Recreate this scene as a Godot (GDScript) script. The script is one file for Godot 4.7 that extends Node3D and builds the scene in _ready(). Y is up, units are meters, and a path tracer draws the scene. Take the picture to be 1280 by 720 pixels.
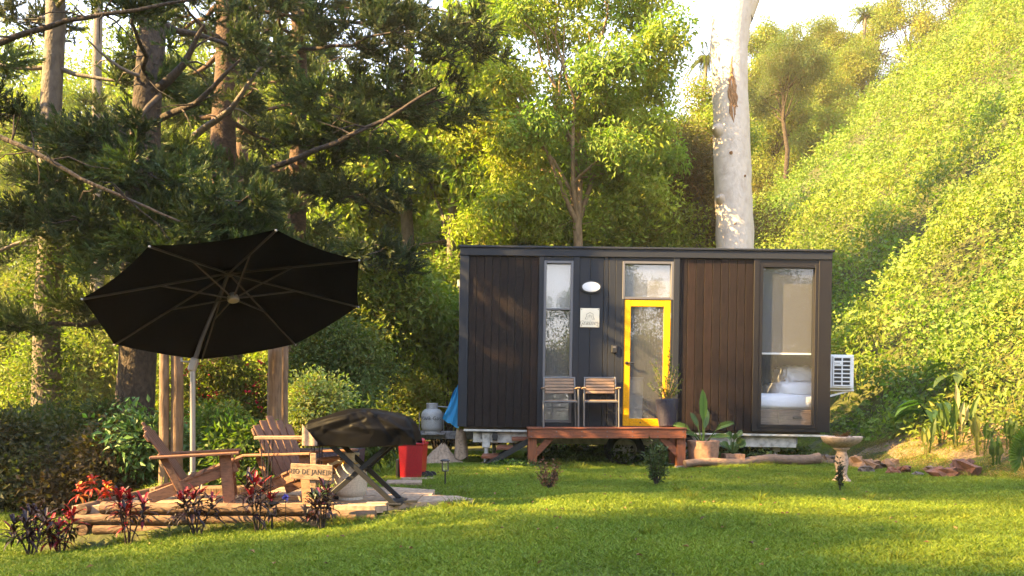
extends Node3D

const FOCAL := 1000.0
const HORIZON := 515.0
const EYE := 0.85
var rng := RandomNumberGenerator.new()
var M := {}
var used := {}
var mesh_cache := {}


class MB:
	var v := PackedVector3Array()
	var n := PackedVector3Array()
	var c := PackedColorArray()
	var u := PackedVector2Array()
	var ix := PackedInt32Array()
	var col := Color.WHITE

	func vert(p: Vector3, nn: Vector3, uv := Vector2.ZERO) -> int:
		v.append(p); n.append(nn); c.append(col); u.append(uv)
		return v.size() - 1

	func tri(a: Vector3, b: Vector3, d: Vector3) -> void:
		var nn := (b - a).cross(d - a).normalized()
		var s := v.size()
		vert(a, nn); vert(b, nn, Vector2(1, 0)); vert(d, nn, Vector2(0, 1))
		ix.append(s); ix.append(s + 2); ix.append(s + 1)

	func quad(a: Vector3, b: Vector3, d: Vector3, e: Vector3) -> void:
		var nn := (d - a).cross(e - b).normalized()
		var s := v.size()
		vert(a, nn, Vector2(0, 0)); vert(b, nn, Vector2(1, 0)); vert(d, nn, Vector2(1, 1)); vert(e, nn, Vector2(0, 1))
		ix.append_array(PackedInt32Array([s, s + 2, s + 1, s, s + 3, s + 2]))

	func quad_out(a: Vector3, b: Vector3, d: Vector3, e: Vector3, mid: Vector3) -> void:
		var nn := (d - a).cross(e - b)
		if nn.dot((a + b + d + e) * 0.25 - mid) < 0.0:
			quad(e, d, b, a)
		else:
			quad(a, b, d, e)

	func tri_out(a: Vector3, b: Vector3, d: Vector3, mid: Vector3) -> void:
		if (b - a).cross(d - a).dot((a + b + d) / 3.0 - mid) < 0.0:
			tri(d, b, a)
		else:
			tri(a, b, d)

	func pt(o: Transform3D, h: Vector3, s: Vector3, b: float, k: int) -> Vector3:
		var p := Vector3(s.x * (h.x - b), s.y * (h.y - b), s.z * (h.z - b))
		p[k] = s[k] * h[k]
		return o * p

	func box(o: Transform3D, size: Vector3, b := 0.0) -> void:
		var h := size * 0.5
		var mid := o.origin
		var sg := [Vector2(-1, -1), Vector2(1, -1), Vector2(1, 1), Vector2(-1, 1)]
		for k in 3:
			var i := (k + 1) % 3
			var j := (k + 2) % 3
			for s in [-1.0, 1.0]:
				var q := []
				for g in sg:
					var w := Vector3.ZERO
					w[k] = s; w[i] = g.x; w[j] = g.y
					q.append(pt(o, h, w, b, k))
				quad_out(q[0], q[1], q[2], q[3], mid)
			if b > 0.0:
				for g in sg:
					var w1 := Vector3.ZERO
					w1[i] = g.x; w1[j] = g.y
					var wa := w1; wa[k] = -1.0
					var wb := w1; wb[k] = 1.0
					quad_out(pt(o, h, wa, b, i), pt(o, h, wb, b, i), pt(o, h, wb, b, j), pt(o, h, wa, b, j), mid)
		if b > 0.0:
			for sx in [-1.0, 1.0]:
				for sy in [-1.0, 1.0]:
					for sz in [-1.0, 1.0]:
						var w := Vector3(sx, sy, sz)
						tri_out(pt(o, h, w, b, 0), pt(o, h, w, b, 1), pt(o, h, w, b, 2), mid)

	func bx(x0: float, x1: float, y0: float, y1: float, z0: float, z1: float, b := 0.0) -> void:
		box(Transform3D(Basis(), Vector3((x0 + x1) / 2, (y0 + y1) / 2, (z0 + z1) / 2)), Vector3(absf(x1 - x0), absf(y1 - y0), absf(z1 - z0)), b)

	# a straight square bar from a to b, up is the side that stays upright
	func bar(a: Vector3, b: Vector3, w: float, t: float, up := Vector3.UP, bev := 0.0) -> void:
		var x := (b - a).normalized()
		var z := x.cross(up).normalized()
		var y := z.cross(x).normalized()
		box(Transform3D(Basis(x, y, z), (a + b) * 0.5), Vector3((b - a).length(), w, t), bev)

	func tube(pts: Array, radii: Array, sides := 8, cap := true, rough := 0.0, r: RandomNumberGenerator = null) -> void:
		var m := pts.size()
		var t0: Vector3 = (pts[1] - pts[0]).normalized()
		var nrm := t0.cross(Vector3.UP if absf(t0.y) < 0.9 else Vector3.RIGHT).normalized()
		var first := v.size()
		var along := 0.0
		for i in m:
			var a: Vector3 = pts[maxi(i - 1, 0)]
			var b: Vector3 = pts[mini(i + 1, m - 1)]
			var t := (b - a).normalized()
			nrm = (nrm - t * nrm.dot(t)).normalized()
			var bin := t.cross(nrm)
			if i > 0:
				along += (pts[i] - pts[i - 1]).length()
			for j in sides + 1:
				var w := TAU * float(j % sides) / sides
				var d := nrm * cos(w) + bin * sin(w)
				var rr: float = radii[i]
				if rough > 0.0:
					rr *= 1.0 + rough * (sin(w * 3.0 + i * 1.7) * 0.5 + sin(w * 2.0 - i * 2.9) * 0.5)
				vert(pts[i] + d * rr, d, Vector2(float(j) / sides, along))
		for i in m - 1:
			for j in sides:
				var p := first + i * (sides + 1) + j
				var q := p + sides + 1
				ix.append_array(PackedInt32Array([p, q + 1, p + 1, p, q, q + 1]))
		if cap:
			for e in [0, m - 1]:
				var s: int = first + e * (sides + 1)
				var ax: Vector3 = (pts[0] - pts[1]) if e == 0 else (pts[m - 1] - pts[m - 2])
				ax = ax.normalized()
				var cc := vert(pts[e], ax, Vector2(0.5, 0.5))
				var ring := []
				for j in sides:
					ring.append(vert(v[s + j], ax, Vector2(0.5, 0.5)))
				for j in sides:
					if e == 0:
						ix.append_array(PackedInt32Array([cc, ring[j], ring[(j + 1) % sides]]))
					else:
						ix.append_array(PackedInt32Array([cc, ring[(j + 1) % sides], ring[j]]))

	func rod(a: Vector3, b: Vector3, r: float, sides := 8) -> void:
		tube([a, b], [r, r], sides)

	# profile of (radius, height) from bottom to top round the own y axis of o
	func lathe(o: Transform3D, prof: Array, sides := 24) -> void:
		var m := prof.size()
		var first := v.size()
		for i in m:
			var a: Vector2 = prof[maxi(i - 1, 0)]
			var b: Vector2 = prof[mini(i + 1, m - 1)]
			var t := (b - a).normalized()
			for j in sides + 1:
				var w := TAU * float(j % sides) / sides
				var d := Vector3(cos(w), 0, sin(w))
				var nn := (d * t.y + Vector3.UP * -t.x).normalized()
				vert(o * (d * prof[i].x + Vector3.UP * prof[i].y), o.basis * nn, Vector2(float(j) / sides, float(i) / m))
		for i in m - 1:
			for j in sides:
				var p := first + i * (sides + 1) + j
				var q := p + sides + 1
				ix.append_array(PackedInt32Array([p, p + 1, q + 1, p, q + 1, q]))

	# a flat outline (counter-clockwise in x, y) given thickness along z
	func prism(poly: PackedVector2Array, z0: float, z1: float, o := Transform3D()) -> void:
		var t := Geometry2D.triangulate_polygon(poly)
		var mid := Vector2.ZERO
		for p in poly:
			mid += p / poly.size()
		for k in range(0, t.size(), 3):
			var a := poly[t[k]]; var b := poly[t[k + 1]]; var d := poly[t[k + 2]]
			if (b - a).cross(d - a) < 0.0:
				var w := b; b = d; d = w
			tri(o * Vector3(a.x, a.y, z1), o * Vector3(b.x, b.y, z1), o * Vector3(d.x, d.y, z1))
			tri(o * Vector3(a.x, a.y, z0), o * Vector3(d.x, d.y, z0), o * Vector3(b.x, b.y, z0))
		for k in poly.size():
			var a := poly[k]; var b := poly[(k + 1) % poly.size()]
			quad(o * Vector3(a.x, a.y, z0), o * Vector3(b.x, b.y, z0), o * Vector3(b.x, b.y, z1), o * Vector3(a.x, a.y, z1))

	# one small leaf of two faces that meet at the midrib
	func leaf(at: Vector3, dir: Vector3, face: Vector3, length: float, width: float, fold := 0.25) -> void:
		var side := dir.cross(face).normalized()
		var up := side.cross(dir).normalized()
		var mid := at + dir * length * 0.42
		var tip := at + dir * length - up * length * 0.12
		var l := mid + side * width * 0.5 + up * width * fold
		var r := mid - side * width * 0.5 + up * width * fold
		tri(at, tip, l)
		tri(at, r, tip)

	# a long leaf: a strip that bends, its halves folded along the midrib; widths given along it
	func blade(pts: Array, widths: Array, face: Vector3, fold := 0.2) -> void:
		for i in pts.size() - 1:
			var a: Vector3 = pts[i]; var b: Vector3 = pts[i + 1]
			var dir := (b - a).normalized()
			var side := dir.cross(face).normalized()
			var up := side.cross(dir).normalized()
			var wa: float = widths[i] * 0.5; var wb: float = widths[i + 1] * 0.5
			quad(a, b, b + side * wb + up * wb * fold, a + side * wa + up * wa * fold)
			quad(a - side * wa + up * wa * fold, b - side * wb + up * wb * fold, b, a)

	func grid(rows: Array, closed := false, flip := false) -> void:
		# rows of points; smooth normals
		var m := rows.size()
		var k: int = rows[0].size()
		var first := v.size()
		for i in m:
			for j in k:
				var jp := (j + 1) % k if closed else mini(j + 1, k - 1)
				var jm := (j - 1 + k) % k if closed else maxi(j - 1, 0)
				var du: Vector3 = rows[i][jp] - rows[i][jm]
				var dv: Vector3 = rows[mini(i + 1, m - 1)][j] - rows[maxi(i - 1, 0)][j]
				var nn := du.cross(dv).normalized()
				vert(rows[i][j], -nn if flip else nn, Vector2(float(j) / k, float(i) / m))
		for i in m - 1:
			for j in (k if closed else k - 1):
				var a := first + i * k + j
				var b := first + i * k + (j + 1) % k
				var e := a + k
				var f := b + k
				if flip:
					ix.append_array(PackedInt32Array([a, b, f, a, f, e]))
				else:
					ix.append_array(PackedInt32Array([a, f, b, a, e, f]))

	func mesh() -> ArrayMesh:
		var arr := []
		arr.resize(Mesh.ARRAY_MAX)
		arr[Mesh.ARRAY_VERTEX] = v
		arr[Mesh.ARRAY_NORMAL] = n
		arr[Mesh.ARRAY_COLOR] = c
		arr[Mesh.ARRAY_TEX_UV] = u
		arr[Mesh.ARRAY_INDEX] = ix
		var am := ArrayMesh.new()
		am.add_surface_from_arrays(Mesh.PRIMITIVE_TRIANGLES, arr)
		return am


# ---------------------------------------------------------------- naming
func numbered(called: String) -> String:
	var k: int = used.get(called, 0)
	used[called] = k + 1
	return called if k == 0 else "%s_%03d" % [called, k]


func tag(o: Node, label: String, category := "", group := "", kind := "") -> Node:
	o.set_meta("label", label)
	if category: o.set_meta("category", category)
	if group: o.set_meta("group", group)
	if kind: o.set_meta("kind", kind)
	return o


func thing(called: String, label: String, category: String, at := Vector3.ZERO, turn := 0.0, group := "") -> Node3D:
	var o := Node3D.new()
	o.name = numbered(called)
	add_child(o)
	o.position = at
	o.rotation.y = turn
	tag(o, label, category, group)
	return o


func part(called: String, mb: MB, m: Material, parent: Node) -> MeshInstance3D:
	return piece(called, mb.mesh(), m, parent)


func piece(called: String, me: Mesh, m: Material, parent: Node, xf := Transform3D()) -> MeshInstance3D:
	var o := MeshInstance3D.new()
	o.name = called if parent != self else numbered(called)
	o.mesh = me
	o.material_override = m
	o.transform = xf
	parent.add_child(o, true)
	return o


func structure(called: String, mb: MB, m: Material) -> MeshInstance3D:
	var o := part(called, mb, m, self)
	o.set_meta("kind", "structure")
	return o


func scatter(called: String, me: Mesh, m: Material, xf: Array, cols: Array, parent: Node) -> MultiMeshInstance3D:
	var mm := MultiMesh.new()
	mm.transform_format = MultiMesh.TRANSFORM_3D
	mm.use_colors = cols.size() > 0
	mm.mesh = me
	mm.instance_count = xf.size()
	# half of a leaf's light goes through it, so its colour counts for both sides together
	var both := 1.4 if m != M.get("grass") else 1.0
	for i in xf.size():
		mm.set_instance_transform(i, xf[i])
		if cols.size() > 0:
			var cc: Color = cols[i]
			mm.set_instance_color(i, Color(cc.r * both, cc.g * both, cc.b * both))
	var o := MultiMeshInstance3D.new()
	o.name = called if parent != self else numbered(called)
	o.multimesh = mm
	o.set_meta("kind", "stuff")
	o.material_override = m
	parent.add_child(o, true)
	return o


func copy_of(o: Node3D, label: String, at: Vector3, turn := 0.0) -> Node3D:
	var c: Node3D = o.duplicate()
	var stem: String = o.name
	c.name = numbered(stem)
	add_child(c)
	c.position = at
	c.rotation.y = turn
	c.set_meta("label", label)
	return c


# a point of the place that stands d metres away where the photograph shows it
func at(px: float, py: float, d: float) -> Vector3:
	return Vector3((px - 640.0) / FOCAL * d, EYE + (HORIZON - py) / FOCAL * d, -d)


func rnd(a: float, b: float) -> float:
	return rng.randf_range(a, b)


func rdir() -> Vector3:
	var y := rnd(-1, 1)
	var w := rnd(0, TAU)
	var s := sqrt(1.0 - y * y)
	return Vector3(cos(w) * s, y, sin(w) * s)


func basis_up(up: Vector3, yaw: float, s: float) -> Basis:
	var y := up.normalized()
	var x := y.cross(Vector3.FORWARD if absf(y.z) < 0.9 else Vector3.RIGHT).normalized()
	var z := x.cross(y)
	return Basis(x, y, z).rotated(y, yaw).scaled(Vector3.ONE * s)


func shade(cc: Color, k: float, warm := 0.0) -> Color:
	return Color(cc.r * k * (1.0 + warm), cc.g * k, cc.b * k * (1.0 - warm))


# ---------------------------------------------------------------- materials (colours are linear)
func mat(called: String, lin: Color, rough: float, o := {}) -> StandardMaterial3D:
	var m := StandardMaterial3D.new()
	m.resource_name = called
	var sc := lin.linear_to_srgb()
	sc.a = lin.a
	m.albedo_color = sc
	m.roughness = rough
	m.metallic_specular = o.get("spec", 0.5)
	m.metallic = o.get("metal", 0.0)
	if o.has("tex"):
		m.albedo_texture = o.tex
	if o.has("normal"):
		m.normal_enabled = true
		m.normal_texture = o.normal
		m.normal_scale = o.get("nscale", 1.0)
	if o.has("rtex"):
		m.roughness_texture = o.rtex
	if o.has("tri"):
		m.uv1_triplanar = true
		m.uv1_world_triplanar = o.get("world", true)
		m.uv1_scale = o.tri
	elif o.has("uv"):
		m.uv1_scale = o.uv
	if o.get("vc", false):
		m.vertex_color_use_as_albedo = true
	if o.has("back"):
		m.backlight_enabled = true
		m.backlight = o.back
	if o.has("coat"):
		m.clearcoat_enabled = true
		m.clearcoat = o.coat
		m.clearcoat_roughness = 0.25
	M[called] = m
	return m


func noise_tex(sd: int, freq: float, stops: Array, normal := false, kind := FastNoiseLite.TYPE_SIMPLEX_SMOOTH, oct := 5, size := 512) -> NoiseTexture2D:
	var f := FastNoiseLite.new()
	f.seed = sd
	f.noise_type = kind
	f.frequency = freq
	f.fractal_octaves = oct
	var t := NoiseTexture2D.new()
	t.width = size
	t.height = size
	t.seamless = true
	t.noise = f
	if normal:
		t.as_normal_map = true
		t.bump_strength = 6.0
	elif stops.size() > 0:
		var g := Gradient.new()
		var offs := PackedFloat32Array()
		var cs := PackedColorArray()
		for s in stops:
			offs.append(s[0]); cs.append(s[1])
		g.offsets = offs
		g.colors = cs
		t.color_ramp = g
	return t


func grey(a: float) -> Color:
	return Color(a, a, a)


func _ready() -> void:
	rng.seed = 7
	# ---- camera: level, lens raised so that uprights stay upright
	var cam := Camera3D.new()
	cam.name = "camera"
	cam.projection = Camera3D.PROJECTION_FRUSTUM
	cam.near = 0.05
	cam.far = 400.0
	cam.size = 0.72 * cam.near
	cam.frustum_offset = Vector2(0, 0.155 * cam.near)
	cam.position = Vector3(0, EYE, 0)
	add_child(cam)
	cam.current = true
	# ---- sky, exposure, haze
	var env := Environment.new()
	env.background_mode = Environment.BG_SKY
	var sky := Sky.new()
	var sm := ProceduralSkyMaterial.new()
	sm.sky_top_color = Color(0.56, 0.66, 0.82)
	sm.sky_horizon_color = Color(0.93, 0.90, 0.84)
	sm.sky_curve = 0.22
	sm.ground_bottom_color = Color(0.22, 0.24, 0.14)
	sm.ground_horizon_color = Color(0.5, 0.5, 0.4)
	sm.sun_angle_max = 12.0
	sm.sky_energy_multiplier = 0.80
	sky.sky_material = sm
	env.sky = sky
	env.tonemap_mode = Environment.TONE_MAPPER_LINEAR
	env.tonemap_exposure = 9.3
	env.sdfgi_enabled = true
	env.ssao_enabled = true
	env.ssil_enabled = true
	env.fog_enabled = true
	env.fog_density = 0.0008
	env.fog_light_color = Color(1.0, 0.95, 0.82)
	var we := WorldEnvironment.new()
	we.name = "world"
	we.environment = env
	add_child(we)
	# ---- low warm sun from the left, a little from the camera's side
	var sun := DirectionalLight3D.new()
	sun.name = "sun"
	sun.light_energy = 1.6
	sun.light_color = Color(1.0, 0.84, 0.55)
	sun.light_angular_distance = 0.5
	sun.shadow_enabled = true
	var el := deg_to_rad(SUN_UP)
	var az := deg_to_rad(SUN_TURN)
	var travel := Vector3(cos(el) * cos(az), -sin(el), -cos(el) * sin(az))
	sun.basis = Basis.looking_at(travel)
	add_child(sun)

	make_materials()
	make_clumps()
	build_ground()
	build_hill()
	build_house()
	build_deck()
	build_patio()
	build_woods()
	build_trees()
	build_garden()
	build_props()
	build_grass()


const SUN_UP := 33.0
const SUN_TURN := 19.0


func make_materials() -> void:
	var grain := noise_tex(3, 0.02, [[0.0, grey(0.55)], [0.45, grey(0.85)], [0.6, grey(0.95)], [1.0, grey(0.7)]])
	var blot := noise_tex(5, 0.012, [[0.0, grey(0.62)], [0.5, grey(0.88)], [1.0, grey(1.0)]])
	var speck := noise_tex(8, 0.09, [[0.0, grey(0.7)], [0.5, grey(0.9)], [1.0, grey(1.0)]])
	var bump := noise_tex(9, 0.03, [], true)
	var fine := noise_tex(10, 0.12, [], true)
	var along_y := Vector3(3.0, 0.22, 3.0)
	var along_x := Vector3(0.3, 3.4, 3.4)
	# house
	for k in 4:
		var tone: float = [1.0, 0.8, 1.2, 0.92][k]
		var warm: float = [0.0, 0.06, 0.1, -0.05][k]
		mat("board%d" % k, shade(Color(0.0185, 0.0110, 0.0092), tone, warm), 0.62, {"spec": 0.28, "tex": grain, "tri": along_y, "normal": fine, "nscale": 0.25})
	mat("charcoal", Color(0.022, 0.024, 0.031), 0.5, {"spec": 0.35, "tex": speck, "tri": Vector3(1.5, 1.5, 1.5)})
	mat("charcoal_brown", Color(0.014, 0.012, 0.013), 0.5, {"spec": 0.35, "tex": speck, "tri": Vector3(1.5, 1.5, 1.5)})
	mat("alu", Color(0.12, 0.115, 0.12), 0.4, {"metal": 0.3})
	mat("yellow", Color(0.86, 0.40, 0.002), 0.4, {"spec": 0.35, "tex": speck, "tri": Vector3(0.7, 0.7, 0.7)})
	var glass := StandardMaterial3D.new()
	glass.resource_name = "glass"
	glass.albedo_color = Color(1, 1, 1, 0.02)
	glass.transparency = BaseMaterial3D.TRANSPARENCY_ALPHA
	glass.roughness = 0.0
	glass.metallic_specular = 0.5
	M["glass"] = glass
	mat("inner_wall", Color(0.13, 0.10, 0.075), 0.7, {"tex": grain, "tri": Vector3(2, 0.3, 2)})
	mat("inner_floor", Color(0.16, 0.10, 0.06), 0.5, {"tex": grain, "tri": along_x})
	mat("cupboard", Color(0.62, 0.62, 0.60), 0.5)
	mat("roller_blind", Color(0.085, 0.083, 0.082), 0.8, {"tex": speck, "tri": Vector3(6, 6, 6)})
	mat("sheer_blind", Color(0.30, 0.29, 0.28), 0.8, {"tex": speck, "tri": Vector3(6, 6, 6)})
	mat("white_plastic", Color(0.72, 0.70, 0.68), 0.4)
	mat("black_plastic", Color(0.012, 0.012, 0.013), 0.45)
	mat("cream_metal", Color(0.58, 0.54, 0.46), 0.5, {"tex": blot, "tri": Vector3(1.2, 1.2, 1.2)})
	mat("galvanised", Color(0.30, 0.29, 0.30), 0.45, {"metal": 0.5, "tex": blot, "tri": Vector3(2, 2, 2)})
	mat("rubber", Color(0.012, 0.012, 0.012), 0.8)
	mat("rim_metal", Color(0.36, 0.355, 0.35), 0.4, {"metal": 0.5})
	mat("brass_plate", Color(0.80, 0.72, 0.58), 0.25, {"metal": 0.6})
	mat("ink", Color(0.03, 0.025, 0.02), 0.6)
	mat("bed_linen", Color(0.78, 0.79, 0.84), 0.9, {"normal": bump, "nscale": 0.5, "tri": Vector3(1.5, 1.5, 1.5)})
	mat("bed_wood", Color(0.20, 0.13, 0.09), 0.5, {"tex": grain, "tri": along_x})
	# timber
	mat("deck_wood", Color(0.23, 0.062, 0.018), 0.6, {"tex": grain, "tri": along_x, "normal": fine, "nscale": 0.3})
	mat("deck_wood_up", Color(0.26, 0.072, 0.019), 0.6, {"tex": grain, "tri": along_y, "normal": fine, "nscale": 0.3})
	mat("teak", Color(0.33, 0.20, 0.11), 0.6, {"tex": grain, "tri": along_x})
	mat("chair_frame", Color(0.16, 0.155, 0.155), 0.4, {"metal": 0.6})
	mat("adirondack", Color(0.23, 0.098, 0.046), 0.65, {"tex": grain, "tri": Vector3(0.9, 2.6, 2.6), "normal": fine, "nscale": 0.4})
	mat("adirondack_back", Color(0.17, 0.078, 0.046), 0.65, {"tex": grain, "tri": Vector3(3.0, 0.4, 3.0), "normal": fine, "nscale": 0.4})
	mat("log", Color(0.165, 0.092, 0.048), 0.8, {"tex": grain, "tri": Vector3(0.5, 3.0, 3.0), "normal": bump, "nscale": 0.6})
	mat("log_end", Color(0.22, 0.12, 0.06), 0.85, {"tex": blot, "tri": Vector3(5, 5, 5)})
	mat("post_wood", Color(0.23, 0.14, 0.078), 0.8, {"tex": grain, "tri": Vector3(2.6, 0.3, 2.6), "normal": bump, "nscale": 0.6})
	mat("old_log", Color(0.26, 0.16, 0.10), 0.9, {"tex": grain, "tri": Vector3(0.6, 3.0, 3.0), "normal": bump, "nscale": 1.0})
	mat("sign_wood", Color(0.36, 0.23, 0.13), 0.7, {"tex": grain, "tri": Vector3(1.0, 4.0, 4.0)})
	for k in 3:
		mat("paver%d" % k, shade(Color(0.44, 0.30, 0.19), [1.0, 0.88, 1.1][k]), 0.85, {"tex": blot, "tri": Vector3(2.2, 2.2, 2.2), "normal": fine, "nscale": 0.5})
	# things
	mat("canopy", Color(0.003, 0.0026, 0.0025), 0.95, {"spec": 0.06})
	mat("pole_metal", Color(0.045, 0.036, 0.032), 0.5, {"metal": 0.2})
	mat("pole_grey", Color(0.27, 0.25, 0.23), 0.45, {"metal": 0.4})
	mat("cover_vinyl", Color(0.006, 0.0055, 0.0055), 0.46, {"tex": speck, "tri": Vector3(2, 2, 2), "spec": 0.16})
	mat("cover_lining", Color(0.34, 0.24, 0.17), 0.8, {"tex": blot, "tri": Vector3(4, 4, 4)})
	mat("black_steel", Color(0.016, 0.016, 0.017), 0.45, {"metal": 0.2})
	mat("gas_white", Color(0.62, 0.57, 0.49), 0.45, {"tex": speck, "tri": Vector3(1.2, 1.2, 1.2)})
	mat("gas_grey", Color(0.52, 0.50, 0.47), 0.45, {"tex": speck, "tri": Vector3(1.2, 1.2, 1.2)})
	mat("tape_yellow", Color(0.75, 0.48, 0.03), 0.5)
	mat("red_plastic", Color(0.37, 0.004, 0.008), 0.42, {"tex": speck, "tri": Vector3(1.0, 1.0, 1.0)})
	mat("tarp_blue", Color(0.02, 0.28, 0.55), 0.5, {"normal": bump, "nscale": 0.8, "tri": Vector3(3, 3, 3)})
	mat("hessian", Color(0.42, 0.295, 0.195), 0.95, {"tex": blot, "tri": Vector3(3, 3, 3), "normal": bump, "nscale": 0.8})
	mat("pot_blue", Color(0.036, 0.042, 0.070), 0.42, {"tex": noise_tex(21, 0.05, [[0.0, Color(0.35, 0.35, 0.45)], [0.45, Color(0.6, 0.6, 0.7)], [0.62, Color(1, 0.85, 0.8)], [1.0, Color(1, 0.95, 0.9)]]), "tri": Vector3(1.6, 1.6, 1.6), "normal": bump, "nscale": 0.6})
	mat("terracotta", Color(0.34, 0.235, 0.17), 0.9, {"tex": noise_tex(22, 0.015, [[0.0, grey(0.6)], [0.5, Color(0.95, 0.82, 0.74)], [1.0, Color(1.0, 0.98, 0.94)]]), "tri": Vector3(1.6, 1.6, 1.6), "normal": fine, "nscale": 0.4})
	mat("stone", Color(0.52, 0.37, 0.265), 0.9, {"tex": noise_tex(23, 0.02, [[0.0, grey(0.55)], [0.5, grey(0.86)], [1.0, grey(1)]]), "tri": Vector3(2.4, 2.4, 2.4), "normal": bump, "nscale": 0.7})
	for k in 3:
		mat("rock%d" % k, [Color(0.19, 0.082, 0.050), Color(0.22, 0.130, 0.080), Color(0.16, 0.12, 0.095)][k], 0.9, {"tex": blot, "tri": Vector3(1.8, 1.8, 1.8), "normal": bump, "nscale": 1.4})
	# bark
	mat("bark", Color(0.075, 0.050, 0.034), 0.95, {"tex": noise_tex(31, 0.02, [[0.0, grey(0.35)], [0.5, grey(0.75)], [1.0, grey(1)]]), "tri": Vector3(1.3, 0.5, 1.3), "normal": bump, "nscale": 1.6})
	mat("bark_red", Color(0.14, 0.078, 0.046), 0.95, {"tex": noise_tex(32, 0.02, [[0.0, grey(0.4)], [0.5, grey(0.75)], [1.0, grey(1)]]), "tri": Vector3(1.0, 1.4, 1.0), "normal": bump, "nscale": 1.6})
	mat("bark_grey", Color(0.17, 0.135, 0.105), 0.9, {"tex": blot, "tri": Vector3(1.5, 0.6, 1.5), "normal": bump, "nscale": 1.0})
	mat("bark_tan", Color(0.30, 0.20, 0.11), 0.9, {"tex": blot, "tri": Vector3(1.5, 0.6, 1.5), "normal": bump, "nscale": 1.0})
	mat("gum_bark", Color(0.58, 0.52, 0.455), 0.75, {"tex": noise_tex(33, 0.009, [[0.0, Color(0.86, 0.80, 0.76)], [0.30, Color(0.95, 0.92, 0.89)], [0.6, Color(1, 0.97, 0.94)], [1.0, Color(0.92, 0.87, 0.82)]]), "tri": Vector3(0.9, 0.35, 0.9), "normal": bump, "nscale": 0.5})
	mat("gum_scar", Color(0.42, 0.22, 0.10), 0.95, {"tex": grain, "tri": Vector3(5, 0.5, 5), "normal": bump, "nscale": 1.5})
	# ground
	mat("soil", Color(0.085, 0.085, 0.025), 0.95, {"tex": noise_tex(41, 0.02, [[0.0, Color(0.5, 0.42, 0.3)], [0.5, Color(0.72, 0.78, 0.5)], [1.0, Color(1.0, 0.95, 0.7)]]), "tri": Vector3(0.5, 0.5, 0.5), "normal": bump, "nscale": 1.0})
	mat("hill_soil", Color(0.07, 0.06, 0.03), 0.95, {"tex": blot, "tri": Vector3(0.3, 0.3, 0.3)})
	mat("bank_soil", Color(0.30, 0.19, 0.10), 0.95, {"tex": noise_tex(42, 0.03, [[0.0, grey(0.45)], [0.5, grey(0.8)], [1.0, grey(1)]]), "tri": Vector3(0.8, 0.8, 0.8), "normal": bump, "nscale": 1.4})
	# leaves: the colours are in the vertices and the copies
	mat("leaf", Color.WHITE, 0.55, {"vc": true, "back": Color(0.90, 1.0, 0.40), "spec": 0.4})
	mat("leaf_gloss", Color.WHITE, 0.48, {"vc": true, "back": Color(0.42, 0.52, 0.24), "spec": 0.4})
	mat("needle", Color.WHITE, 0.6, {"vc": true, "back": Color(0.62, 0.66, 0.26), "spec": 0.4})
	mat("grass", Color.WHITE, 0.6, {"vc": true, "back": Color(0.55, 0.62, 0.25), "spec": 0.35})
	mat("petal", Color.WHITE, 0.5, {"vc": true, "back": Color(0.5, 0.2, 0.2), "spec": 0.4})
	mat("tinted", Color.WHITE, 0.7, {"vc": true})


# ---------------------------------------------------------------- clumps that crowns are made of
func make_clumps() -> void:
	for k in 3:
		mesh_cache["needle%d" % k] = needle_clump()
		mesh_cache["leaf%d" % k] = leaf_clump(46, 0.34, 0.10, 0.045, 0.35)
		mesh_cache["big%d" % k] = leaf_clump(30, 0.36, 0.17, 0.075, 0.45)
		mesh_cache["small%d" % k] = leaf_clump(80, 0.26, 0.055, 0.030, 0.1)
		mesh_cache["vine%d" % k] = vine_clump()
	mesh_cache["spike"] = spike_clump()


func needle_clump() -> ArrayMesh:
	var mb := MB.new()
	for k in 15:
		var d := (rdir() * 0.9 + Vector3(0, 0.75, 0)).normalized()
		var p := rdir() * 0.05
		var l := rnd(0.2, 0.36)
		var steps := 9
		var bend := Vector3(0, rnd(0.0, 0.5), 0)
		mb.col = Color(0.30, 0.20, 0.10)
		mb.tri(p, p + d * l + bend * l * 0.3, p + d * l * 0.5 + d.cross(Vector3.UP).normalized() * 0.012)
		for s in steps:
			var t := (s + 0.6) / steps
			var q := p + d * l * t + bend * l * t * t * 0.4
			var g := rnd(0.75, 1.2)
			for e in 3:
				var nd := (d * 1.1 + bend * t + rdir() * 0.65).normalized()
				mb.col = Color(g * rnd(0.85, 1.2), g, g * rnd(0.7, 1.1))
				mb.leaf(q, nd, rdir(), rnd(0.06, 0.11), rnd(0.014, 0.024), 0.1)
	return mb.mesh()


func leaf_clump(count: int, r: float, l: float, w: float, droop: float) -> ArrayMesh:
	var mb := MB.new()
	for k in 7:
		var d := (rdir() + Vector3(0, 0.3, 0)).normalized() * r * 0.85
		mb.col = Color(1.1, 0.65, 0.5)
		var s := d.cross(Vector3.UP + Vector3.RIGHT * 0.1).normalized() * 0.006
		mb.tri(-s, s, d)
	for k in count:
		var u := rdir()
		var p := u * r * sqrt(rnd(0.12, 1.0))
		var d := (u + rdir() * 0.8 - Vector3(0, droop, 0)).normalized()
		var f := (Vector3.UP + rdir() * 0.75).normalized()
		var g := rnd(0.72, 1.25)
		mb.col = Color(g * rnd(0.85, 1.25), g, g * rnd(0.6, 1.2))
		var z := rnd(0.7, 1.2)
		mb.leaf(p, d, f, l * z, w * z, 0.2)
	return mb.mesh()


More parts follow.
